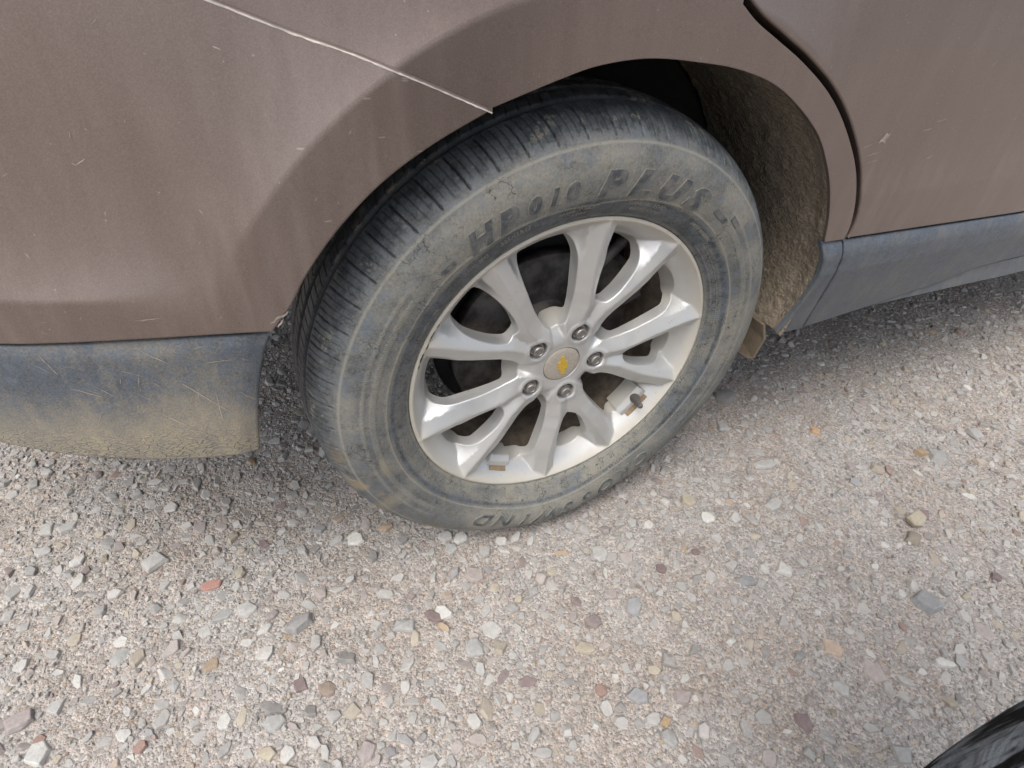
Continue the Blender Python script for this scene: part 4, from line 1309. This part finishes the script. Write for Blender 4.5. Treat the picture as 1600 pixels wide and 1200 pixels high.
# axle beam and spring seat behind the wheel
bm = bmesh.new()
add_box(bm, (-0.05, 0.21, 0.30), (0.06, 1.59, 0.38), 0.02)
bm_obj('rear_axle', bm, MAT['dark'], car)
STONES = [
    (-0.551, 0.07, 0.0324, 0.0163, 'red', 0, 'brick-red flat stone alone on fine gravel left of the wheel'),
    (-0.63, 0.141, 0.0352, 0.0262, 'lgrey', 30, 'pale grey oblong stone in the gravel below the dusty bumper trim'),
    (-0.789, 0.274, 0.03, 0.0271, 'lgrey', 40, 'pale flat stone near the left edge, left one of a neighbouring pair'),
    (-0.761, 0.266, 0.0301, 0.0223, 'lgrey', 20, 'pale pointed flat stone near the left edge, right one of a neighbouring pair'),
    (-0.791, 0.227, 0.0228, 0.0191, 'lgrey', 0, 'small squarish pale stone beneath the pair of flat stones at far left'),
    (-0.437, -0.043, 0.0409, 0.0314, 'pitted', 10, "dark grey pitted stone, the roughest and largest below the tyre's left side"),
    (-0.506, 0.007, 0.0295, 0.0226, 'lgrey', 0, 'rounded pale grey stone just left of the dark pitted stone'),
    (-0.538, 0.014, 0.0332, 0.0225, 'grey', 20, 'flat grey stone half sunk in gravel below the brick-red stone'),
    (-0.325, 0.077, 0.0288, 0.0255, 'white', 0, "whitish rounded stone just left of the tyre's lowest edge"),
    (-0.676, 0.003, 0.0329, 0.0231, 'grey', 10, 'flat grey wedge stone half sunk in gravel at lower left'),
    (-0.789, -0.039, 0.0335, 0.027, 'mauve', 10, 'large mauve-grey stone at the lower left border'),
    (-0.764, -0.093, 0.0275, 0.0334, 'white', 50, 'large bright white stone near the bottom left corner'),
    (-0.567, -0.003, 0.0191, 0.0197, 'lgrey', 0, 'small rounded pale stone below the grey half-sunk stone at left'),
    (-0.45, -0.134, 0.018, 0.0187, 'plum', 0, 'small round plum stone left of the brown streaked stone at the bottom'),
    (-0.416, -0.153, 0.0234, 0.0249, 'brown', 60, 'brown streaked egg-shaped stone near the bottom left of centre'),
    (-0.764, -0.074, 0.0148, 0.0132, 'rust', 20, 'rust-brown pebble just above the large bright white stone'),
    (-0.65, -0.131, 0.0165, 0.0152, 'rust', 40, 'rust-brown pebble near the bottom edge right of the white stones'),
    (-0.385, -0.25, 0.0269, 0.029, 'mauve', 0, 'wide dusky mauve flat stone at the bottom edge'),
    (-0.503, -0.202, 0.0183, 0.0248, 'tan', 60, 'yellowish tan rounded stone at the bottom edge'),
    (-0.55, -0.141, 0.0188, 0.0217, 'white', 0, 'angular white stone in the stony patch at lower left'),
    (-0.669, -0.109, 0.0167, 0.0192, 'white', 30, 'white triangular stone near the bottom left'),
    (-0.49, -0.17, 0.0292, 0.0237, 'grey', 0, 'broad grey slab stone above the yellowish tan stone'),
    (-0.749, -0.04, 0.0222, 0.0216, 'lgrey', 0, 'pale faceted stone right of the large mauve-grey stone'),
    (-0.563, 0.189, 0.0219, 0.0227, 'mauve', 0, 'dusky mauve pebble below the bumper trim'),
    (-0.469, 0.12, 0.0152, 0.0174, 'plum', 30, 'small dark plum pebble left of the tyre bottom'),
    (-0.178, 0.024, 0.0271, 0.0182, 'lgrey', 0, 'pale stone touching the tyre bottom, left of two'),
    (-0.156, 0.012, 0.0271, 0.0208, 'white', 0, 'whitish stone touching the tyre bottom, right of two'),
    (-0.178, -0.0, 0.0222, 0.023, 'grey', 20, 'grey flat stone just below the two stones touching the tyre'),
    (-0.159, -0.064, 0.0278, 0.0344, 'pinkg', 50, 'raised pinkish grey stone on sandy gravel below the tyre'),
    (-0.229, -0.109, 0.0262, 0.0325, 'white', 60, 'greenish white stone lying against the long plum stone'),
    (-0.244, -0.108, 0.0341, 0.0161, 'plum', -50, 'long dark plum stone lying against a greenish white stone'),
    (-0.292, -0.105, 0.0217, 0.034, 'grey', 70, 'upright grey block stone left of the long plum stone'),
    (-0.204, -0.18, 0.029, 0.0289, 'grey', 0, 'triangular grey stone below the middle cluster'),
    (-0.17, -0.16, 0.0298, 0.0412, 'lgrey', 60, 'large light grey flat stone sunk in gravel below the wheel'),
    (0.034, -0.186, 0.0253, 0.0194, 'pinkg', 0, 'pale pink stone with dark rim right of centre foreground'),
    (0.059, -0.216, 0.025, 0.0336, 'slate', -40, 'dark slate-blue angular stone right of centre foreground'),
    (-0.049, -0.246, 0.0196, 0.0315, 'tan', 60, 'tan-grey standing stone in the foreground'),
    (-0.011, -0.335, 0.0334, 0.0256, 'slate', -10, 'bluish grey oblong stone in the lower foreground'),
    (-0.057, -0.307, 0.0186, 0.0192, 'rust', 20, 'rust-brown stone left of the bluish grey oblong stone'),
    (-0.15, -0.256, 0.0149, 0.0257, 'plum', 70, 'dark maroon narrow stone in fine gravel at bottom centre'),
    (0.048, -0.362, 0.0316, 0.0257, 'mauve', 0, 'dusty mauve wide stone right of the bluish grey oblong stone'),
    (-0.003, -0.398, 0.023, 0.0264, 'grey', 0, 'rounded grey stone near the bottom edge right of centre'),
    (0.005, -0.379, 0.0162, 0.0145, 'ochre', 10, 'ochre pebble just above the rounded grey stone'),
    (0.218, -0.174, 0.0159, 0.0157, 'plum', 0, 'small maroon pebble, right of two in the open gravel'),
    (0.141, -0.176, 0.0199, 0.0203, 'plum', 0, 'small maroon pebble, left of two in the open gravel'),
    (0.058, -0.111, 0.0292, 0.031, 'lgrey', -20, "flat light grey stone below the tyre's right side"),
    (0.345, -0.262, 0.0315, 0.031, 'white', -30, 'smooth white oval stone in open gravel at right'),
    (0.535, -0.403, 0.0481, 0.0403, 'slate', 0, 'large blue-grey faceted stone at right, the biggest there'),
    (0.668, -0.279, 0.0396, 0.0285, 'tan', 10, 'tan wedge stone perched at the top of the small pile at right'),
    (0.638, -0.302, 0.0387, 0.0334, 'umber', -20, 'dark tan rough stone at the bottom of the small pile at right'),
    (0.704, -0.274, 0.0251, 0.0231, 'plum', 0, 'maroon stone behind the tan wedge stone at right'),
    (0.677, -0.02, 0.0259, 0.0231, 'orange', 0, 'orange pebble right of the wheel'),
    (0.855, -0.156, 0.0309, 0.0226, 'ochre', -20, 'brown orange pebble beside a grey stone at right'),
    (0.88, -0.177, 0.0392, 0.0451, 'grey', -40, 'grey angular stone beside the brown orange pebble'),
    (1.045, -0.159, 0.0385, 0.0442, 'grey', -40, 'grey angular stone near the right edge'),
    (0.486, -0.058, 0.0479, 0.0245, 'lgrey', -10, 'long pale flat stone right of the tyre'),
    (0.546, 0.138, 0.054, 0.0414, 'dgrey', 0, "dark grey stone in shade beside the tyre's right edge"),
    (0.478, 0.064, 0.0312, 0.0326, 'grey', 30, "grey block stone leaning beside the tyre's right edge"),
    (0.278, -0.074, 0.0297, 0.0284, 'tan', 0, 'sandy tan round stone right of the tyre bottom'),
    (0.286, -0.122, 0.0241, 0.0277, 'white', 20, 'small whitish stone below the sandy tan round stone'),
    (0.711, -0.418, 0.0231, 0.0186, 'plum', 0, 'maroon pebble near the right edge of the gravel'),
    (0.266, -0.254, 0.0307, 0.0202, 'slate', -20, 'grey-purple sliver stone left of the smooth white oval stone'),
    (0.641, -0.161, 0.0237, 0.0212, 'slate', 0, 'small squarish blue-grey stone in the middle right gravel'),
    (0.666, -0.126, 0.0216, 0.0249, 'mauve', 0, 'mauve pebble just above the small squarish stone'),
    (0.432, -0.143, 0.0424, 0.0258, 'lgrey', 10, 'broad pale stone with flat top right of the tyre bottom'),
    (0.316, -0.394, 0.0344, 0.0349, 'peach', 0, 'peach-coloured flat stone sunk in fine gravel at lower right'),
    (0.352, -0.447, 0.0356, 0.0409, 'pinkg', 0, 'wide pinkish flat stone sunk in gravel at lower right'),
    (0.587, -0.475, 0.0339, 0.0366, 'pinkg', 20, 'dusty pink flat stone sunk in gravel near the right border'),
    (0.19, -0.456, 0.0257, 0.0295, 'plum', 0, 'dark maroon stone in the lower right foreground'),
    (0.462, -0.484, 0.0362, 0.0162, 'white', -30, 'sharp white shard stone near the trouser leg'),
    (0.51, -0.373, 0.0199, 0.0153, 'white', 0, 'small white chip just left of the large blue-grey stone'),
    (0.291, -0.545, 0.0303, 0.0287, 'grey', 0, 'grey stone at the bottom edge beside the trouser leg'),
    (0.278, -0.446, 0.023, 0.0265, 'lgrey', 0, 'pale round flat stone below the wide pinkish stone'),
]

# ================================================================== GRAVEL
PAL = {
    'lgrey': (0.44, 0.43, 0.405), 'grey': (0.34, 0.34, 0.325), 'white': (0.58, 0.57, 0.53), 'dgrey': (0.20, 0.195, 0.185), 'pitted': (0.25, 0.245, 0.24),
    'slate': (0.27, 0.275, 0.28), 'mauve': (0.31, 0.26, 0.25), 'plum': (0.165, 0.105, 0.105), 'red': (0.36, 0.16, 0.12), 'rust': (0.27, 0.15, 0.115),
    'brown': (0.26, 0.19, 0.14), 'tan': (0.42, 0.36, 0.26), 'umber': (0.24, 0.205, 0.15), 'ochre': (0.38, 0.25, 0.12), 'orange': (0.48, 0.29, 0.13),
    'peach': (0.46, 0.34, 0.25), 'pinkg': (0.38, 0.325, 0.30),
}

def rock_proto(seed, flat, npts, bev):
    """an angular crushed chip: irregular polygon with a cut top and sides"""
    r = random.Random(seed)
    bm = bmesh.new()
    k = r.choice((4, 5, 5, 6, 6, 7)); ph = r.random() * 6
    ell = r.uniform(0.55, 0.95)
    ta, tb = r.uniform(-0.25, 0.25), r.uniform(-0.25, 0.25)
    for i in range(k):
        a = ph + 2 * PI * i / k + r.uniform(-0.32, 0.32)
        rad = r.uniform(0.80, 1.08)
        t = r.uniform(0.70, 0.94)
        cx, cy = rad * math.cos(a) * 0.5, rad * math.sin(a) * 0.5 * ell
        bm.verts.new((cx * t, cy * t, (0.5 + ta * math.cos(a) + tb * math.sin(a)) * flat))
        bm.verts.new((cx, cy, r.uniform(-0.15, 0.15) * flat))
        bm.verts.new((cx * 0.75, cy * 0.75, -0.5 * flat))
    for i in range(npts):
        a = r.random() * 6.28; s = r.uniform(0.1, 0.4)
        bm.verts.new((s * math.cos(a) * 0.5, s * math.sin(a) * 0.5 * ell, flat * r.uniform(0.5, 0.66)))
    bmesh.ops.convex_hull(bm, input=bm.verts[:])
    bmesh.ops.delete(bm, geom=[v for v in bm.verts if not v.link_faces], context='VERTS')
    if bev:
        bmesh.ops.dissolve_limit(bm, angle_limit=0.12, verts=bm.verts[:], edges=bm.edges[:])
        bmesh.ops.bevel(bm, geom=bm.edges[:], offset=bev, segments=1, affect='EDGES', clamp_overlap=True)
    bmesh.ops.triangulate(bm, faces=bm.faces[:])
    bmesh.ops.recalc_face_normals(bm, faces=bm.faces[:])
    bm.verts.index_update()
    V = np.array([v.co[:] for v in bm.verts]); F = np.array([[v.index for v in f.verts] for f in bm.faces])
    bm.free()
    return V, F

protoA = [rock_proto(100 + i, random.uniform(0.26, 0.50), 1, 0.022) for i in range(40)]     # medium, softened edges
protoB = [rock_proto(300 + i, random.uniform(0.40, 0.75), 1, 0.0) for i in range(30)]       # small, sharp
def tiny(seed):
    r = random.Random(seed)
    V = np.array([(0.5 * r.uniform(.7, 1), 0, r.uniform(-.1, .1)), (r.uniform(-.1, .1), 0.42, 0), (-0.5, r.uniform(-.15, .15), 0), (0, -0.45 * r.uniform(.7, 1), r.uniform(-.1, .1)), (r.uniform(-.15, .15), r.uniform(-.15, .15), 0.38 * r.uniform(.7, 1.2))])
    F = np.array([(0, 1, 4), (1, 2, 4), (2, 3, 4), (3, 0, 4)])
    return V, F
protoC = [tiny(i) for i in range(20)]

def scatter(name, protos, pos, size, tint, sink, tilt=0.25, label=None):
    Vs, Fs, Ts = [], [], []; base = 0
    pick = rng.integers(0, len(protos), len(pos))
    for k, (V, F) in enumerate(protos):
        ii = np.where(pick == k)[0]
        if not len(ii): continue
        n = len(ii)
        rz = rng.uniform(0, 2 * PI, n); tx = rng.normal(0, tilt, n); ty = rng.normal(0, tilt, n)
        s = size[ii]
        P = V[None] * s[:, None, None]
        P = P * np.array([1, 1, 1])[None, None] * np.stack([rng.uniform(.85, 1.2, n), rng.uniform(.8, 1.05, n), rng.uniform(.8, 1.15, n)], 1)[:, None, :]
        # tilt about x then y
        cx, sx_ = np.cos(tx)[:, None], np.sin(tx)[:, None]
        y1 = P[..., 1] * cx - P[..., 2] * sx_; z1 = P[..., 1] * sx_ + P[..., 2] * cx
        cy, sy = np.cos(ty)[:, None], np.sin(ty)[:, None]
        x2 = P[..., 0] * cy + z1 * sy; z2 = -P[..., 0] * sy + z1 * cy
        c, s_ = np.cos(rz)[:, None], np.sin(rz)[:, None]
        X_ = x2 * c - y1 * s_ + pos[ii, 0][:, None]; Y_ = x2 * s_ + y1 * c + pos[ii, 1][:, None]
        Z_ = z2 + (ground_h(pos[ii, 0], pos[ii, 1]) + sink[ii] * s)[:, None]
        Vs.append(np.stack([X_, Y_, Z_], -1).reshape(-1, 3))
        m = len(V)
        Fs.append((F[None] + (base + np.arange(n) * m)[:, None, None]).reshape(-1, 3))
        Ts.append(np.repeat(tint[ii], m, axis=0))
        base += n * m
    o = quick_mesh(name, np.vstack(Vs), np.vstack(Fs), MAT['gravel'], np.vstack(Ts), smooth=False)
    tag(o, label, kind='stuff')
    return o

def field(x, y):
    """0..1: how stony the surface is"""
    f = np.sin(1.9 * x + 2.7 * y + 0.8) + 0.8 * np.sin(4.3 * x - 3.1 * y + 2.2) + 0.6 * np.sin(9 * x + 6 * y) + 0.5 * np.sin(13 * x - 15 * y + 1)
    f = f + 1.6 * np.exp(-(((x + 0.45) / 0.35) ** 2 + ((y - 0.22) / 0.16) ** 2)) + 1.0 * np.exp(-(((x - 0.45) / 0.3) ** 2 + ((y - 0.05) / 0.12) ** 2)) + 1.2 * np.exp(-(((x + 0.75) / 0.3) ** 2 + ((y + 0.1) / 0.2) ** 2))
    f = f - 2.0 * np.exp(-(((x - 0.62) / 0.3) ** 2 + ((y - 0.13) / 0.10) ** 2)) - 1.2 * np.exp(-(((x - 0.45) / 0.35) ** 2 + ((y + 0.35) / 0.14) ** 2))
    return 1 / (1 + np.exp(-1.3 * f))

def tints(n, bright=1.0):
    names = ['lgrey', 'grey', 'white', 'dgrey', 'slate', 'mauve', 'plum', 'rust', 'tan', 'ochre', 'peach', 'pinkg']
    w = np.array([42, 24, 8, 4, 2, 5, 2.2, 1.0, 7, 0.5, 1.0, 6.0]); w /= w.sum()
    base = np.array([PAL[k] for k in names])
    c = base[rng.choice(len(names), n, p=w)]
    c = c * rng.uniform(0.86, 1.12, n)[:, None]
    # a film of limestone dust pulls everything together
    return (c * 0.60 + np.array((0.41, 0.38, 0.35)) * 0.40) * bright * 0.84

X0, X1, Y0, Y1 = -1.25, 2.0, -0.80, 1.05
AREA = (X1 - X0) * (Y1 - Y0)
def visible(pos):
    """keep what the picture and a step to the side could show"""
    x, y = pos[:, 0], pos[:, 1]
    return (x - (-0.38)) * 0.36 + (y + 0.54) * 0.93 > -0.45

taken = []
for s in STONES:
    taken.append((s[0], s[1], max(s[2], s[3]) * 0.5))

def place(n, smin_, smax, power, dens, gapf):
    """dart throwing, big ones first"""
    cell = 0.04; grid = {}
    def key(x, y): return (int(math.floor(x / cell)), int(math.floor(y / cell)))
    for t in taken: grid.setdefault(key(t[0], t[1]), []).append(t)
    sizes = smin_ * (smax / smin_) ** (rng.random(n) ** power)
    sizes = np.sort(sizes)[::-1]
    out = []
    xs = rng.uniform(X0, X1, n * 6); ys = rng.uniform(Y0, Y1, n * 6)
    fs = field(xs, ys); us = rng.random(n * 6)
    q = 0
    for s in sizes:
        for _ in range(6):
            x, y, f, u = xs[q], ys[q], fs[q], us[q]; q += 1
            if u > dens(f): continue
            # keep out of the tyre's footprint
            if abs(x) < 0.15 and -0.02 < y < 0.20: continue
            kx, ky = key(x, y); ok = True
            for i in (-1, 0, 1):
                for j in (-1, 0, 1):
                    for t in grid.get((kx + i, ky + j), ()):
                        if (t[0] - x) ** 2 + (t[1] - y) ** 2 < ((t[2] + s * 0.5) * gapf) ** 2:
                            ok = False; break
                    if not ok: break
                if not ok: break
            if ok:
                t = (x, y, s * 0.5); out.append(t); grid.setdefault((kx, ky), []).append(t); taken.append(t)
                break
    return np.array(out)

med = place(24000, 0.0080, 0.031, 2.0, lambda f: 0.20 + 0.80 * f, 0.76)
sink = rng.uniform(-0.10, 0.08, len(med))
buried = rng.random(len(med)) < 0.55
sink[buried] = rng.uniform(-0.17, -0.09, buried.sum())
import sys; sys.stderr.write('MED %d\n' % len(med))
scatter('gravel_stones', protoA, med, med[:, 2] * 2, tints(len(med)), sink, 0.16, 'angular pale grey gravel stones scattered over the ground')
sml = place(26000, 0.0050, 0.0095, 1.3, lambda f: 0.22 + 0.78 * f, 0.80)
scatter('small_gravel', protoB, sml, sml[:, 2] * 2, tints(len(sml)), rng.uniform(0.0, 0.25, len(sml)), 0.35, 'small sharp gravel chips between the larger stones')
nC = 70000
pc = np.c_[rng.uniform(X0, X1, nC), rng.uniform(Y0, Y1, nC)]
fc = field(pc[:, 0], pc[:, 1])
patch = 0.5 + 0.5 * np.sin(7 * pc[:, 0] + 3 * np.sin(5 * pc[:, 1]) + 2)
pc = pc[rng.random(nC) < 0.45 + 0.55 * patch]
pc = pc[~((np.abs(pc[:, 0]) < 0.13) & (pc[:, 1] > -0.01) & (pc[:, 1] < 0.19))]
sC = 0.0022 * (0.0062 / 0.0022) ** (rng.random(len(pc)) ** 1.6)
scatter('gravel_grit', protoC, pc, sC, tints(len(pc), 0.95), rng.uniform(-0.05, 0.12, len(pc)), 0.35, 'fine limestone grit covering the ground')

# individually recognisable stones
mats = {}
def stone_mat(c):
    if c not in mats:
        mats[c] = make_stone(c + ' stone', col=(*[0.70 * v + 0.21 * d for v, d in zip(PAL[c], (0.41, 0.385, 0.355))], 1.0), speck=0.12 if c not in ('pitted',) else 0.5)
    return mats[c]
for i, (x, y, l, w, c, rot, lab) in enumerate(STONES):
    flatk = 0.24 if ('flat' in lab or 'sunk' in lab) else 0.38
    V, F = rock_proto(900 + i * 3, flatk, 1, 0.022)
    e = V.max(0) - V.min(0)
    Vn = V / np.array([e[0], e[1], e[0]]) * np.array([l, w, l])
    a = R_(rot)
    Vr = np.c_[Vn[:, 0] * math.cos(a) - Vn[:, 1] * math.sin(a), Vn[:, 0] * math.sin(a) + Vn[:, 1] * math.cos(a), Vn[:, 2]]
    g = float(ground_h(np.array(x), np.array(y)))
    low = -0.09 * l if 'sunk' in lab else 0.02 * l
    if 'perched' in lab: low = 0.30 * l
    o = quick_mesh('stone', Vr, F, stone_mat(c))
    o.location = (x, y, g + low)
    tag(o, lab, 'stone', 'loose stones on the gravel')

# dry grass bits
for k, (x, y, a, l, lab) in enumerate(((-0.60, 0.30, 0.4, 0.05, 'dry brown twig lying in the gravel below the bumper trim'), (0.02, -0.16, 1.2, 0.03, 'short straw bit lying on the gravel below the tyre'))):
    pts = [(x + math.cos(a) * l * t, y + math.sin(a) * l * t + 0.004 * math.sin(t * 5), 0.010 + 0.004 * math.sin(t * 7)) for t in np.linspace(0, 1, 8)]
    tw = sweep('twig', pts, [0.0011] * 7 + [0.0005], stone_mat('brown'), None, 6)
    tag(tw, lab, 'twig')

# ================================================================== THE PERSON beside the camera
def make_cloth():
    k = NT('black cloth with grey brush print', rough=0.95, spec=0.1)
    v = k.scale(k.obj, (34, 34, 6.0), rot=(0, 0.25, 0.2))
    n = k.noise(1.0, 4, 0.55, v, 0.9)
    n2 = k.noise(1.0, 3, 0.6, k.scale(k.obj, (140, 140, 30)))
    f = k.math('ADD', n, k.math('MULTIPLY', k.math('SUBTRACT', n2, 0.5), 0.14))
    c = k.mix(k.ramp(f, 0.42, 0.50), (0.012, 0.013, 0.013), (0.22, 0.24, 0.26))
    c = k.mix(k.ramp(f, 0.55, 0.60), c, (0.02, 0.022, 0.024))
    k.color(c)
    k.normal(k.bump(k.math('ADD', k.noise(14, 4, 0.6, None, 0.6), k.math('MULTIPLY', k.noise(600, 3, 0.7), 0.05)), 1.0, 0.03))
    return k.m
MAT['cloth'] = make_cloth()
MAT['skin'] = make_simple('skin', (0.50, 0.33, 0.25), 0.55, 0.0, 60, 0.1)
MAT['hair'] = make_simple('dark brown hair', (0.035, 0.022, 0.015), 0.6, 0.0, 200, 0.4, 0.5)
MAT['shoe'] = make_simple('black shoe', (0.02, 0.02, 0.022), 0.5, 0.0, 80, 0.3)

def skin_body(name, joints, bones, mat, parent, sub=2, root=0):
    me = bpy.data.meshes.new(name)
    me.from_pydata([j[0] for j in joints], bones, [])
    o = bpy.data.objects.new(name, me); COL.objects.link(o)
    sm_ = o.modifiers.new('skin', 'SKIN'); sm_.use_smooth_shade = True
    ss = o.modifiers.new('sub', 'SUBSURF'); ss.levels = sub; ss.render_levels = sub
    for i, j in enumerate(joints):
        d = me.skin_vertices[0].data[i]
        d.radius = j[1] if isinstance(j[1], tuple) else (j[1], j[1])
        d.use_root = (i == root)
    bpy.context.view_layer.update()
    dg = bpy.context.evaluated_depsgraph_get()
    m2 = bpy.data.meshes.new_from_object(o.evaluated_get(dg))
    o.modifiers.clear(); o.data = m2; m2.name = name
    m2.materials.clear(); m2.materials.append(mat)
    m2.polygons.foreach_set('use_smooth', [True] * len(m2.polygons))
    if parent: o.parent = parent
    return o

person = empty('person', (0.06, -0.72, 0.0))
tag(person, 'person in black clothes with grey brush print, only a trouser edge at bottom right', 'person')
# coordinates below are local to the person, who faces the car (+y)
hipz = 0.90
body = [((0, -0.10, 0.94), (0.15, 0.11)), ((0, -0.11, 1.10), (0.135, 0.10)), ((0, -0.11, 1.27), (0.155, 0.105)), ((0, -0.10, 1.41), (0.12, 0.085)), ((0, -0.085, 1.49), 0.052), ((0, -0.07, 1.55), 0.058), ((0, -0.06, 1.63), (0.075, 0.092)), ((0, -0.065, 1.70), (0.062, 0.075)),
        ((-0.19, -0.11, 1.40), 0.052), ((-0.31, -0.10, 1.17), 0.043), ((-0.42, -0.02, 1.00), 0.032), ((-0.44, 0.02, 0.965), 0.028),
        ((0.19, -0.11, 1.40), 0.052), ((0.25, -0.13, 1.13), 0.043), ((0.26, -0.05, 0.92), 0.032), ((0.26, -0.03, 0.86), 0.030)]
bones = [(0, 1), (1, 2), (2, 3), (3, 4), (4, 5), (5, 6), (6, 7), (3, 8), (8, 9), (9, 10), (10, 11), (3, 12), (12, 13), (13, 14), (14, 15)]
skin_body('body', body, bones, MAT['skin'], person)
shirt = [((0, -0.10, 0.90), (0.17, 0.13)), ((0, -0.11, 1.10), (0.155, 0.12)), ((0, -0.11, 1.27), (0.172, 0.122)), ((0, -0.10, 1.405), (0.13, 0.10)), ((0, -0.09, 1.455), (0.075, 0.07)),
         ((-0.19, -0.11, 1.40), 0.066), ((-0.27, -0.105, 1.25), 0.060), ((0.19, -0.11, 1.40), 0.066), ((0.228, -0.12, 1.22), 0.060)]
skin_body('shirt', shirt, [(0, 1), (1, 2), (2, 3), (3, 4), (3, 5), (5, 6), (3, 7), (7, 8)], MAT['cloth'], person)
legs = [((0, -0.10, 0.95), (0.165, 0.125)), ((-0.06, -0.05, 0.84), 0.105), ((-0.075, 0.070, 0.62), 0.108), ((-0.09, 0.080, 0.47), 0.096), ((-0.09, 0.065, 0.28), 0.092), ((-0.09, 0.0, 0.09), 0.068),
        ((0.09, -0.07, 0.84), 0.105), ((0.11, -0.03, 0.62), 0.090), ((0.12, -0.01, 0.47), 0.078), ((0.12, -0.04, 0.28), 0.072), ((0.12, -0.06, 0.09), 0.066)]
skin_body('trousers', legs, [(0, 1), (1, 2), (2, 3), (3, 4), (4, 5), (0, 6), (6, 7), (7, 8), (8, 9), (9, 10)], MAT['cloth'], person)
for sx, fy in ((-0.09, 0.0), (0.12, -0.06)):
    skin_body('shoe', [((sx, fy - 0.04, 0.052), (0.042, 0.045)), ((sx, fy + 0.06, 0.045), (0.046, 0.036)), ((sx, fy + 0.17, 0.032), (0.040, 0.026))], [(0, 1), (1, 2)], MAT['shoe'], person)
skin_body('hair', [((0, -0.075, 1.66), (0.080, 0.092)), ((0, -0.08, 1.72), (0.068, 0.082)), ((0, -0.13, 1.60), (0.062, 0.045))], [(0, 1), (0, 2)], MAT['hair'], person)
# hands: palm with four fingers and a thumb
def hand(wrist, side, holding):
    joints = [(wrist, 0.022), ((wrist[0], wrist[1] + 0.02, wrist[2] - 0.05), (0.032, 0.015))]
    bones = [(0, 1)]
    for f, (dx, L) in enumerate(((-0.027, 0.070), (-0.009, 0.080), (0.009, 0.074), (0.026, 0.058))):
        b = len(joints)
        x = wrist[0] + dx; y = wrist[1] + 0.02; z = wrist[2] - 0.075
        c = 0.7 if holding else 0.25
        joints += [((x, y, z), 0.0095), ((x, y + L * 0.35 * c, z - L * 0.40), 0.0085), ((x, y + L * 0.85 * c, z - L * (0.95 - 0.4 * c)), 0.007)]
        bones += [(1, b), (b, b + 1), (b + 1, b + 2)]
    b = len(joints)
    joints += [((wrist[0] + side * 0.035, wrist[1] + 0.03, wrist[2] - 0.045), 0.011), ((wrist[0] + side * 0.050, wrist[1] + 0.05, wrist[2] - 0.075), 0.008)]
    bones += [(1, b), (b, b + 1)]
    skin_body('hand', joints, bones, MAT['skin'], person)
hand((0.26, -0.03, 0.86), -1, False)
# head details
for s in (-1, 1):
    bm = bmesh.new()
    bmesh.ops.create_icosphere(bm, subdivisions=2, radius=0.011, matrix=Matrix.Translation((s * 0.03, 0.022, 1.635)))
    bm_obj('eye', bm, MAT['shoe'], person, True)
bm = bmesh.new()
bmesh.ops.create_cone(bm, cap_ends=True, segments=10, radius1=0.016, radius2=0.007, depth=0.045, matrix=Matrix.Translation((0, 0.032, 1.61)) @ Matrix.Rotation(R_(12), 4, 'X'))
bm_obj('nose', bm, MAT['skin'], person, True)
